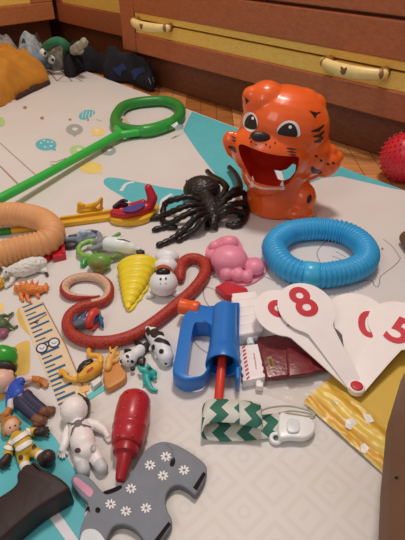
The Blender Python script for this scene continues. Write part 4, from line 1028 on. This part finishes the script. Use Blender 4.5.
md = go.modifiers.new('b', 'BOOLEAN'); md.operation = 'DIFFERENCE'; md.object = co; md.solver = 'EXACT'
me2 = bpy.data.meshes.new_from_object(go.evaluated_get(bpy.context.evaluated_depsgraph_get()))
bpy.data.objects.remove(go); bpy.data.objects.remove(co)
obj('handle_frame', me2, BG, t, 'auto')
bm = BM()
a, b = F(225, 309, .022), F(222.5, 366, .022); L = (b - a).length
lathe(bm, a, b, [(0, .011), (.002, .0148), (L * .72, .0158), (L * .73, .0166), (L * .80, .0168), (L * .81, .0172), (L * .99, .0186), (L, .0182), (L * .99, .0160), (L * .84, .0148)], 32)
obj('barrel', bm, BG, t, 'auto')
bm = BM(); lathe(bm, F(222.6, 357, .022), F(222.6, 358, .022), [(0, .0145), (.001, .0146)], 24); obj('bore', bm, M('0c2438', .6), t)
bm = BM(); a, b = F(199, 309.5, .020), F(179.5, 306, .020); lathe(bm, a, b, [(0, .0085), (.002, .0098), (.010, .0098), (.011, .0092), (.018, .0096), ((b - a).length - .001, .0098), ((b - a).length, .009)], 24); obj('tip', bm, ORN, t, 'auto')
bm = BM(); a, b = F(222.5, 357, .024), F(217.5, 412, .0085); tube(bm, [a, b], .0048, 12)
for k in range(2): stroke(bm, [a + V((0, 0, .0049)), b + V((0, 0, .0049))], .0012)
obj('rod', bm, M('d3331f', .35), t)
for p in ((205, 322), (230, 322)):
    bm = BM(); c = F(p[0], p[1], zt + .0005); lathe(bm, c, c + V((0, 0, .001)), [(0, .0022), (.0008, .0020), (.001, .0012)], 14); obj('screw', bm, M('0f4c84', .4), t)

# ================================================================= WHITE BLOCKS
WB = M('e6d9d9', .4, .03)
def block(name, label, quad, z, ribs, notch, grp='white plastic blocks'):
    t = thing(name, label, 'toy block', (quad[0][0] + quad[2][0]) / 2, (quad[0][1] + quad[2][1]) / 2, group=grp)
    A, B, C, D = [F(x, y, z) for x, y in quad]           # tl tr br bl
    bm = BM(); L, R = [], []
    n = 5
    for i in range(n):
        for u, o in ((.08, 0), (.42, 0), (.5, 1), (.92, 1)):
            f = (i + u) / n; e = (B - A).normalized() * (.0016 if o else 0)
            R.append(B.lerp(C, f) + e); L.append(A.lerp(D, f) - e * .8)
    prism(bm, [A] + [B] + R + [C, D] + L[::-1], z, .0009); obj('brick', bm, WB, t, 'auto')
    for k in range(ribs):
        bm = BM(); f0 = (k + .03) / ribs; f1 = (k + .97) / ribs
        q = [A.lerp(D, f0), B.lerp(C, f0), B.lerp(C, f1), A.lerp(D, f1)]; m_ = sum(q, V()) / 4
        prism(bm, [m_ + (p - m_) * .94 + V((0, 0, .0007)) for p in q], .0014, .0004); obj('rib', bm, WB, t, 'auto')
    return t, (A, B, C, D)
block('toy_brick', 'larger white ribbed plastic block right of the blue toy gun', [(232, 293.5), (256.5, 291), (261.5, 331.5), (238, 336)], .016, 5, True)
t, q = block('toy_brick', 'smaller white plastic block with a red striped edge, below the larger white block', [(239, 346), (259, 343.5), (264, 377), (244, 381)], .012, 0, True)
A, B, C, D = q
bm = BM()
for k in range(9):
    f0 = k / 9; up = V((0, 0, .0004))
    P0 = lambda u, v: A.lerp(B, u).lerp(D.lerp(C, u), v) + up
    flat_poly(bm, [P0(.13, min(1, f0 + .05)), P0(.30, f0), P0(.30, f0 + .055), P0(.13, min(1, f0 + .105))])
obj('red_stripe', bm, M('c2303a', .45), t, False, label='diagonal red stripes')
bm = BM(); stroke(bm, [P0(.64 + .035 * (i % 2) + .02 * (i % 3), .28 + .028 * i) for i in range(18)], .0009); obj('lettering', bm, M('c2505a', .45), t, False)
bm = BM(); lathe(bm, F(249, 336, .007), F(251, 346, .007), [(0, .0045), (.0155, .0045)], 14); box(bm, F(251, 338, .007), (.016, .006, .007), None, 0, .001); obj('connector', bm, M('cfc6c0', .45), t, 'auto')
bm = BM(); box(bm, F(259.5, 386, .006), (.008, .008, .008), zrot(-8), 0, .0018); box(bm, F(258.5, 381.5, .006), (.005, .010, .006), zrot(-8), 0, .001); obj('peg', bm, WB, t, 'auto')

# ================================================================= WALLET
WL = M('6b1a1f', .28, .12, 120, .25, 160, coat=.2)
t = thing('wallet', 'dark red leather wallet with a buckled flap, under the number fans', 'wallet', 290, 372)
ZW = .013
def slab(name, quad, z, th, bev, mat, par, n=3):
    P_ = []
    q = [F(x, y, z) for x, y in quad]
    m_ = sum(q, V()) / len(q)
    for i, p in enumerate(q):
        a, b = q[i - 1], q[(i + 1) % len(q)]
        da = (a - p).normalized() * .006; db = (b - p).normalized() * .006
        for k in range(n + 1):
            u = k / n; P_.append(p + da * (1 - u) ** 2 + db * u ** 2)
    bm = BM(); prism(bm, P_, th, bev); return obj(name, bm, mat, par, 'auto')
wq = [(256, 338), (320, 329), (335, 368), (266, 379)]
slab('back_cover', wq, .005, .005, .0018, WL, t)
slab('pages', [(x + (1 if x < 300 else -1), y - .6) for x, y in wq], .0088, .004, .0005, M('3e1214', .5), t)
cov = slab('cover', wq, ZW, .0045, .002, WL, t)
slab('clasp_flap', [(286, 346), (305, 343), (317, 372), (288, 376.5)], ZW + .0028, .004, .0016, WL, t)
bm = BM(); c = [F(x, y, ZW + .0008) for x, y in ((267, 357), (271.5, 356.3), (274.5, 368), (270, 368.8))]; prism(bm, c, .001, .0003)
pl = obj('name_plate', bm, M('a98344', .3, .1), t, 'auto')
bm = BM(); m_ = sum(c, V()) / 4; prism(bm, [m_ + (p - m_) * .66 + V((0, 0, .0004)) for p in c], .0005); obj('plate_centre', bm, M('5a3420', .4), pl, 'auto')
bm = BM()
for w_ in (.94, ):
    q = [F(x, y, ZW + .0003) for x, y in wq]; m_ = sum(q, V()) / 4; q = [m_ + (p - m_) * w_ for p in q]
    for i in range(4):
        for k in range(0, 26):
            a = q[i].lerp(q[(i + 1) % 4], (k + .2) / 26); b = q[i].lerp(q[(i + 1) % 4], (k + .75) / 26); stroke(bm, [a, b], .0006)
obj('stitching', bm, M('4c1114', .5), cov, False)

# ================================================================= NUMBER FANS
FW, FR = M('ecdde1', .35, .02), M('bf2430', .4)
t = thing('number_fan', 'fan of white paddles with red digits 8 and 5, lying on the wallet', 'number fan', 355, 390)
pvpx = (356.5, 387)
def blade(dx, dy, zp, zd, R, txt, tx, ty, ts, mats=None, flip=False):
    p0 = F(pvpx[0], pvpx[1], zp); c = F(dx, dy, zd); d = c - p0; Ln = d.length; d.normalize()
    s = V((d.y, -d.x, 0)).normalized(); up = s.cross(d).normalized()
    if up.z < 0: up = -up
    pts = []
    # outline in (along, across)
    o2 = []
    for k in range(9): a = math.pi / 2 + math.pi * k / 8; o2.append((.009 * math.cos(a), .009 * math.sin(a)))
    o2 += [(.45 * Ln, -.0135), (Ln - R * .95, -.0165)]
    a0 = math.radians(145)
    for k in range(33): a = -a0 + 2 * a0 * k / 32; o2.append((Ln + R * math.cos(a), R * math.sin(a)))
    o2 += [(Ln - R * .95, .0165), (.45 * Ln, .0135)]
    top = [p0 + d * a + s * b for a, b in o2]
    bm = BM(); prism(bm, top, .0011, 0)
    bl = obj('paddle', bm, FW, t, 'auto')
    if txt:
        bm = BM(); q = p0 + d * tx + s * ty + up * .0004
        text_on(bm, txt, q, s * ts * (1 if not flip else -1), d * ts * (1 if not flip else -1), 0, .035)
        obj('digit', bm, FR, bl, False)
    return p0, d, s, up, Ln
blade(282, 312, .0085, .036, .0335, '9', .110, .000, .041)
blade(306.5, 307, .0102, .040, .0345, '8', .1105, .000, .042)
blade(357, 315, .0085, .022, .0355, '0', .087, .0145, .040)
blade(400, 324, .0105, .025, .0360, '5', .0945, .0045, .041)
c = F(*pvpx, .0110)
bm = BM(); lathe(bm, c - V((0, 0, .0050)), c + V((0, 0, .0018)), [(0, .0085), (.0058, .0085), (.0068, .0075)], 26); rv = obj('rivet_cap', bm, FW, t, 'auto')
bm = BM(); c2 = c + V((0, 0, .0019)); lathe(bm, c2, c2 + V((0, 0, .001)), [(0, .0066), (.0007, .006), (.001, .004)], 24); obj('rivet', bm, FR, t)

# ================================================================= CHEVRON STRAP
zm = bpy.data.materials.new('chevron_ribbon'); zm.use_nodes = True; nt = zm.node_tree; bs = nt.nodes['Principled BSDF']; bs.inputs['Roughness'].default_value = .7
uvn = nt.nodes.new('ShaderNodeUVMap'); sx = nt.nodes.new('ShaderNodeSeparateXYZ'); nt.links.new(uvn.outputs[0], sx.inputs[0])
def mm(op, a, b):
    n = nt.nodes.new('ShaderNodeMath'); n.operation = op
    for i, x in enumerate((a, b)):
        if isinstance(x, (int, float)): n.inputs[i].default_value = x
        elif x is not None: nt.links.new(x, n.inputs[i])
    return n.outputs[0]
tri = mm('ABSOLUTE', mm('SUBTRACT', mm('FRACT', mm('MULTIPLY', sx.outputs[1], 1.6), 0), .5), 0)
st = mm('FRACT', mm('ADD', mm('MULTIPLY', sx.outputs[0], 1 / .024), mm('MULTIPLY', tri, .62)), 0)
ed = mm('GREATER_THAN', st, .5)
mx = nt.nodes.new('ShaderNodeMix'); mx.data_type = 'RGBA'; mx.inputs['A'].default_value = colour('c9c0b0') + [1]; mx.inputs['B'].default_value = colour('2c6450') + [1]
nt.links.new(ed, mx.inputs['Factor']); nt.links.new(mx.outputs['Result'], bs.inputs['Base Color'])
t = thing('pacifier_strap', 'green and white zigzag ribbon strap with a white clip, below the toy gun', 'strap', 245, 428)
def ribbon(bm, path, wid, wd):
    """path: list of (px,py of the ribbon's near edge midline, z mm)"""
    uv = bm.loops.layers.uv.verify(); rows = []; L = 0; prev = None
    for p in path:
        if prev is not None: L += (p - prev).length
        prev = p; rows.append((bm.verts.new(p + wd * (wid / 2)), bm.verts.new(p - wd * (wid / 2)), L))
    for a, b in zip(rows, rows[1:]):
        f = bm.faces.new((a[1], b[1], b[0], a[0]))
        for l, (u, v) in zip(f.loops, ((a[2], 0), (b[2], 0), (b[2], 1), (a[2], 1))): l[uv].uv = (u, v)
wd = (F(230, 398) - F(231, 440)).normalized()
key = [(284, 424.5, 3), (262, 427, 3.2), (240, 429, 3.2), (218, 429, 3.2), (208, 428, 4.5), (202.5, 425, 9), (202, 419, 15), (206, 412.5, 19.5), (216, 410, 20.5), (238, 411, 20), (254, 413, 19), (262, 415, 17)]
path = [V(p) for p in cr([F(x, y, z / 1000) for x, y, z in key], 6)]
bm = BM(); ribbon(bm, path, .0265, wd); rb_ = obj('ribbon', bm, zm, t, True)
sd = rb_.modifiers.new('s', 'SOLIDIFY'); sd.thickness = .001
bm = BM(); pth = [F(x, y, .0215) for x, y in ((239.5, 411.4), (245, 412), (251, 413), (256, 413.8), (262, 415.2))]; pth = [p + V((0, 0, -.0008 * i)) for i, p in enumerate(pth)]; ribbon(bm, pth, .0275, wd)
o = obj('stitched_end', bm, zm, t, True); o.modifiers.new('s', 'SOLIDIFY').thickness = .001
WC = M('ddd6d2', .3, .02)
bm = BM(); prism(bm, [F(x, y, .011) for x, y in cr([(280, 413), (290, 414), (303, 415.5), (312, 418.5), (316, 425), (313, 433), (305, 437.5), (292, 437), (279, 436)], 4, True)], .008, .002); cl = obj('clip', bm, WC, t, 'auto')
bm = BM(); prism(bm, [F(x, y, .0135) for x, y in cr([(288, 419), (298, 420), (299, 431), (288, 431)], 3, True)], .003, .0008); obj('clip_button', bm, M('cfc8c4', .35), cl, 'auto')
bm = BM(); q = F(276, 438.5, .003); tube(bm, [q + V((.0048 * math.cos(a), .0048 * math.sin(a), 0)) for a in [2 * math.pi * k / 24 for k in range(24)]], .0022, 10, True); obj('clip_ring', bm, WC, t)
bm = BM(); tube(bm, [V(p) for p in cr([F(258, 412, .017), F(270, 407.5, .012), (F(288, 406, .006)), F(304, 409, .004), F(313, 412.5, .003), F(314, 415.5, .003), F(306, 416, .003), F(292, 413.5, .004), F(280, 412.5, .005)], 6)], .0010, 8); obj('cord', bm, M('b3a48c', .7), t)

# ================================================================= YELLOW POUCH
pm = bpy.data.materials.new('printed_film'); pm.use_nodes = True; nt = pm.node_tree; bs = nt.nodes['Principled BSDF']; bs.inputs['Roughness'].default_value = .36
tc = nt.nodes.new('ShaderNodeUVMap'); sx = nt.nodes.new('ShaderNodeSeparateXYZ'); nt.links.new(tc.outputs[0], sx.inputs[0])
nz = nt.nodes.new('ShaderNodeTexNoise'); nz.inputs['Scale'].default_value = 3; nt.links.new(tc.outputs[0], nz.inputs['Vector'])
wv = mm('ADD', sx.outputs[1], mm('MULTIPLY', nz.outputs['Fac'], .06))
rp = nt.nodes.new('ShaderNodeValToRGB'); nt.links.new(wv, rp.inputs['Fac'])
cols = [(0, 'c9b494'), (.05, 'd9b45c'), (.10, 'c98f28'), (.2, 'd9a038'), (.27, 'c48722'), (.34, 'd9ac4c'), (.55, 'dcb858'), (.7, 'd6a63c'), (.8, 'c28a28'), (.9, 'd0a040'), (1, 'cfa23f')]
while len(rp.color_ramp.elements) < len(cols): rp.color_ramp.elements.new(.5)
for e, (p_, h) in zip(rp.color_ramp.elements, cols): e.position = p_; e.color = colour(h) + [1]
nt.links.new(rp.outputs[0], bs.inputs['Base Color'])
t = thing('plastic_pouch', 'crumpled yellow plastic packet with white shapes, below the number fan', 'plastic bag', 345, 425)
quad = [(303, 404), (330, 381), (412, 450), (397, 488)]
bm = BM(); uv = bm.loops.layers.uv.verify(); nu, nv = 44, 24
q = [F(x, y) for x, y in quad]; grid = []
for i in range(nu + 1):
    row = []
    for j in range(nv + 1):
        u, v = i / nu, j / nv
        p = q[0].lerp(q[3], u).lerp(q[1].lerp(q[2], u), v)
        ln = 0.0010 * math.sin(v * 19 + 1.3 * math.sin(u * 4)) + .0018 * noise.noise(V((u * 5, v * 9, .3))) + .0012 * noise.noise(V((u * 14, v * 14, 2)))
        p = p + V((0, 0, .0058 * (math.sin(math.pi * min(max(v, .02), .98)) ** .4) + ln + .0010)); p.z = max(p.z, .0008)
        row.append(bm.verts.new(p))
    grid.append(row)
for i in range(nu):
    for j in range(nv):
        f = bm.faces.new((grid[i][j], grid[i + 1][j], grid[i + 1][j + 1], grid[i][j + 1]))
        for l, (a, b) in zip(f.loops, ((i, j), (i + 1, j), (i + 1, j + 1), (i, j + 1))): l[uv].uv = (a / nu, b / nv)
pf = obj('packet', bm, pm, t, True)
bv = bvh_of(pf)
pr_ = [[(318, 416), (324, 416), (328, 424), (323, 423)], [(346, 420), (353, 418), (357, 424), (351, 430), (345, 427)], [(362, 414), (370, 415), (374, 422), (367, 424)], [(360, 446), (365, 443), (369, 449), (365, 454), (361, 452)], [(331, 400), (339, 402), (337, 406)]]
painted('white_shape', pr_, M('e0d6c4', .4), t, bv, .0009, 3)
fm = bpy.data.materials.new('clear_film'); fm.use_nodes = True; b_ = fm.node_tree.nodes['Principled BSDF']; b_.inputs['Roughness'].default_value = .12; b_.inputs['Alpha'].default_value = .22; b_.inputs['Base Color'].default_value = (.9, .86, .8, 1)
quad = [(262, 392), (272, 382), (328, 384), (306, 410)]; q = [F(x, y) for x, y in quad]
bm = BM(); grid = []
for i in range(31):
    row = []
    for j in range(19):
        u, v = i / 30, j / 18; p = q[0].lerp(q[3], u).lerp(q[1].lerp(q[2], u), v)
        p.z = .003 + .0022 * noise.noise(V((u * 4, v * 9, 5))) + .0018 * abs(noise.noise(V((u * 3 + v * 6, v * 5, 1)))); p.z = max(p.z, .0006); row.append(bm.verts.new(p))
    grid.append(row)
for i in range(30):
    for j in range(18): bm.faces.new((grid[i][j], grid[i + 1][j], grid[i + 1][j + 1], grid[i][j + 1]))
obj('clear_flap', bm, fm, t, True)

# ================================================================= BARE LEG AT THE RIGHT EDGE
SK = M('684530', .55, .06, 30)  # skin tone darkened, the shade on the leg is part of the colour
t = thing('person', 'bare lower leg and foot of a person sitting at the right edge of the mat', 'person', 430, 300)
blob('leg', [[(446, 590, 66, 72), (440, 510, 57, 66), (433, 445, 45, 58), (440, 395, 38, 50), (468, 345, 28, 40), (474, 312, 24, 34)], [(474, 312, 20, 26), (470, 322, 18, 24), (476, 300, 20, 30)], [(474, 305, 20, 28), (448, 278, 20, 20), (431, 253, 19, 16)], [(428, 256, 14, 15), (413, 243, 9.5, 14), (407, 238, 7.5, 13)],
    [(430, 250, 11, 13), (420, 235, 6.5, 11), (416, 231, 5.5, 9)], [(436, 250, 10, 12), (429, 233, 6, 10), (426, 229, 5, 8)], [(442, 252, 10, 11), (438, 234, 5.6, 9), (436, 230, 4.8, 8)], [(448, 256, 9, 10), (446, 238, 5.2, 8), (445, 234, 4.5, 7)]], SK, t, vox=.0022, sm=3)
leg_ = t.children[0]; bv = bvh_of(leg_); painted('mole', [ell(397, 478, 2, 1.4, 0, 12)], M('1c1210', .6), t, bv, .0006, 2)
# ================================================================= CLOTHES BY THE CABINETS
def inside(poly, x, y):
    r = False; j = len(poly) - 1
    for i in range(len(poly)):
        xi, yi = poly[i]; xj, yj = poly[j]
        if (yi > y) != (yj > y) and x < (xj - xi) * (y - yi) / (yj - yi) + xi: r = not r
        j = i
    return r
def edged(poly, x, y):
    best = 9
    for i in range(len(poly)):
        ax, ay = poly[i - 1]; bx, by = poly[i]; dx, dy = bx - ax, by - ay
        u = max(0, min(1, ((x - ax) * dx + (y - ay) * dy) / (dx * dx + dy * dy + 1e-12)))
        best = min(best, math.hypot(x - ax - u * dx, y - ay - u * dy))
    return best
def cloth(name, foot, H, mat, par, fold=.5, fsc=14, w=.06, seed=0, n=70, z0=.001, parts=None):
    """a heap of crumpled cloth on a footprint (pixels on the floor)"""
    poly = [tuple(F(x, y)[:2]) for x, y in cr(foot, 4, True)]
    x0, x1 = min(p[0] for p in poly), max(p[0] for p in poly); y0, y1 = min(p[1] for p in poly), max(p[1] for p in poly)
    st = max(x1 - x0, y1 - y0) / n; bm = BM(); vs = {}
    nx, ny = int((x1 - x0) / st) + 2, int((y1 - y0) / st) + 2
    for i in range(nx):
        for j in range(ny):
            x, y = x0 + i * st, y0 + j * st
            if not inside(poly, x, y): continue
            if (V((x, y, 0)) - V((B1.x, B1.y, 0))).dot(N) < .034 or (V((x, y, 0)) - L0).dot(U) < -.035: continue
            d = edged(poly, x, y); u = min(1, d / w); e = math.sqrt(max(0, 1 - (1 - u) ** 2))
            q = V((x * fsc, y * fsc, seed)); q2 = q + V((noise.noise(q * .5) * 1.2, noise.noise(q * .5 + V((9, 3, 1))) * 1.2, 0))
            r = 1 - abs(noise.noise(q2)) * 2.2; r2 = 1 - abs(noise.noise(q2 * 2.1 + V((4, 4, 4)))) * 2
            z = z0 + H * e * (1 - fold + fold * (.65 * r + .35 * r2)) 
            vs[i, j] = (bm.verts.new((x, y, max(z, z0 + .002))))
    for (i, j) in list(vs):
        k = [(i, j), (i + 1, j), (i + 1, j + 1), (i, j + 1)]
        if all(a in vs for a in k): bm.faces.new([vs[a] for a in k])
    # close it down to the ground
    be = [e for e in bm.edges if len(e.link_faces) == 1]
    ex = bmesh.ops.extrude_edge_only(bm, edges=be)
    for v in [g for g in ex['geom'] if isinstance(g, bmesh.types.BMVert)]: v.co.z = z0
    lone = [v for v in bm.verts if not v.link_faces]; bmesh.ops.delete(bm, geom=lone, context='VERTS')
    bmesh.ops.smooth_vert(bm, verts=[v for v in bm.verts if v.co.z > z0 + .003], factor=.5, use_axis_x=True, use_axis_y=True, use_axis_z=True)
    bmesh.ops.recalc_face_normals(bm, faces=bm.faces[:])
    return obj(name, bm, mat, par, True)
OC = M('b9731f', .85, .12, 25, .4, 400)
t = thing('folded_jacket', 'crumpled mustard orange jacket lying on the mat at the left edge', 'jacket', 15, 96)
cloth('fabric', [(-45, 72), (-20, 66), (5, 67), (27, 70), (44, 76), (50, 82), (41, 87), (28, 93), (13, 101), (3, 107), (-15, 112), (-45, 105)], .098, OC, t, .4, 9, .07, 2, 100)
cloth('edge_shade', [(16, 99), (28, 92), (41, 86), (50, 82.5), (50, 85), (42, 89), (30, 94.5), (18, 100.5)], .02, M('3d2016', .9), t, .5, 20, .02, 4, 60)  # dark strip standing in for the shade under the jacket's raised edge
GC = M('8d837c', .9, .4, 45, .4, 300)
t = cloth('grey_shirt', [(-34, 60), (-10, 56), (6, 54.5), (17, 55.5), (21, 58), (16, 62), (0, 65), (-34, 67)], .098, GC, None, .42, 16, .06, 11, 90); tag(t, 'crumpled grey shirt behind the orange jacket', 'shirt')
t = thing('baby_romper', 'crumpled pale grey garment with charcoal patches, right of the grey shirt', 'clothing', 33, 60)
cloth('fabric', [(17, 65), (21, 57), (32, 53), (44, 55), (48, 61), (42, 68), (30, 71), (20, 69)], .098, M('9a9c9e', .9, .35, 45, .4, 300), t, .42, 16, .06, 21, 90)
cloth('dark_patch', [(22, 67), (25, 60), (31, 58), (35, 62), (32, 68), (27, 70)], .108, M('2e2c2e', .9), t, .3, 16, .05, 23, 60)
cloth('dark_patch', [(35, 59), (42, 55.5), (46, 58), (43, 62), (38, 62)], .112, M('3c3836', .9), t, .3, 16, .04, 25, 60)
t = thing('fabric_strip', 'green fabric strip arched over the clothes near the cabinet corner', 'headband', 57, 58)
pts = [F(x, y, z / 1000) for x, y, z in ((43, 55, 50), (45, 48.5, 75), (51, 43, 98), (58, 41, 104), (64, 43.5, 96), (67, 48, 74), (66, 53, 50))]
bm = BM(); tube(bm, [V(p) for p in cr(pts, 6)], .0125, 12); obj('band', bm, M('2f6b4a', .85, .2, 60), t)
t = cloth('patterned_shorts', [(46, 66), (50, 58), (64, 55), (80, 57), (90, 61), (84, 67), (66, 70), (52, 71)], .066, M('6a5f52', .9, .45, 50, .4, 300), None, .4, 15, .05, 31, 90); tag(t, 'crumpled brown and grey patterned clothing under the green strip', 'clothing')
t = thing('dark_sock', 'black crumpled sock on the patterned clothing', 'sock', 58, 62)
cloth('fabric', [(49, 63), (54, 57), (62, 57), (68, 61), (63, 66), (54, 67)], .076, M('1d191b', .9), t, .4, 18, .05, 33, 60)
t = thing('beige_sock', 'small beige sock standing up by the cabinet, right of the green strip', 'sock', 80, 58)
blob('fabric', [[(73, 51, 3.6, 70), (78, 46, 4.2, 92), (83, 41.5, 3.6, 112)], [(79, 47, 3.6, 85), (85, 45, 3, 88), (87, 42, 2.2, 96)], [(74, 53, 3, 60), (82, 51, 2.6, 66)]], M('a3957f', .9, .2, 60, .3, 300), t, nz=(.006, 40))
t = thing('goggle_eyed_toy', 'soft blue grey toy with two white goggle eyes between the clothes and the mat', 'soft toy', 46, 68)
blob('body', [[(30, 60.5, 5, 48), (36, 59, 6, 50), (42, 58, 5, 50)], [(36, 62, 5, 36), (46, 64, 5, 25)], [(30, 60, 4, 60), (24, 61, 3, 46)]], M('6d7880', .9, .15, 60), t, nz=(.003, 60))
for x, y, z in ((43.5, 52.8, 66), (51.2, 59.5, 42)):
    c, r = pt((x, y, 4.1, z)); bm = BM(); sphere(bm, c, r); e_ = obj('eye', bm, M('d8d0c4', .4), t)
    d = (CAM - c).normalized() + V((.45, 0, -.15)); d.normalize(); bm = BM(); sphere(bm, c + d * r * .72, r * .42, seg=12); obj('pupil', bm, M('17120f', .3), e_)
blob('paw', [[(34, 66, 3.6), (40, 66, 4.2), (43, 64.5, 3.2)]], M('2f4a72', .9, .1), t)
NV = M('131118', .9, .25, 30, .35, 250)
t = cloth('dark_trousers', [(64, 72), (66, 64), (76, 59), (90, 58), (104, 61), (114, 66), (112, 74), (102, 73), (92, 71), (82, 73), (74, 78), (66, 77)], .082, NV, None, .4, 13, .045, 41, 90); tag(t, 'crumpled black trousers at the far edge of the mat, left of the navy jacket', 'trousers')
t = thing('navy_jacket', 'crumpled dark navy jacket with blue patches at the foot of the drawer cabinet', 'jacket', 135, 82)
NJ = M('12111a', .9, .3, 25, .35, 250)
fb_ = cloth('fabric', [(104, 77), (106, 70), (118, 68), (130, 70), (146, 73), (155, 77), (159, 82), (157, 88), (150, 90.5), (140, 87), (126, 82), (112, 81)], .098, NJ, t, .42, 13, .05, 51, 100)
bv = bvh_of(fb_)
painted('blue_patch', [cr([(113, 68), (118, 67), (123, 63), (127, 69), (122, 71), (121, 76), (116, 73)], 3, True)], M('18264a', .85), t, bv, .002, 5)
painted('blue_patch', [cr([(130, 76), (133, 70), (139, 68), (148, 66), (151, 70), (143, 73), (139, 75), (135, 80)], 3, True)], M('192a4e', .85), t, bv, .002, 5)
painted('buckle', [pstroke([(149, 78), (151, 84)], 1.4), pstroke([(152, 77), (153.5, 82)], 1.2)], M('8a8a94', .4), t, bv, .002, 3)
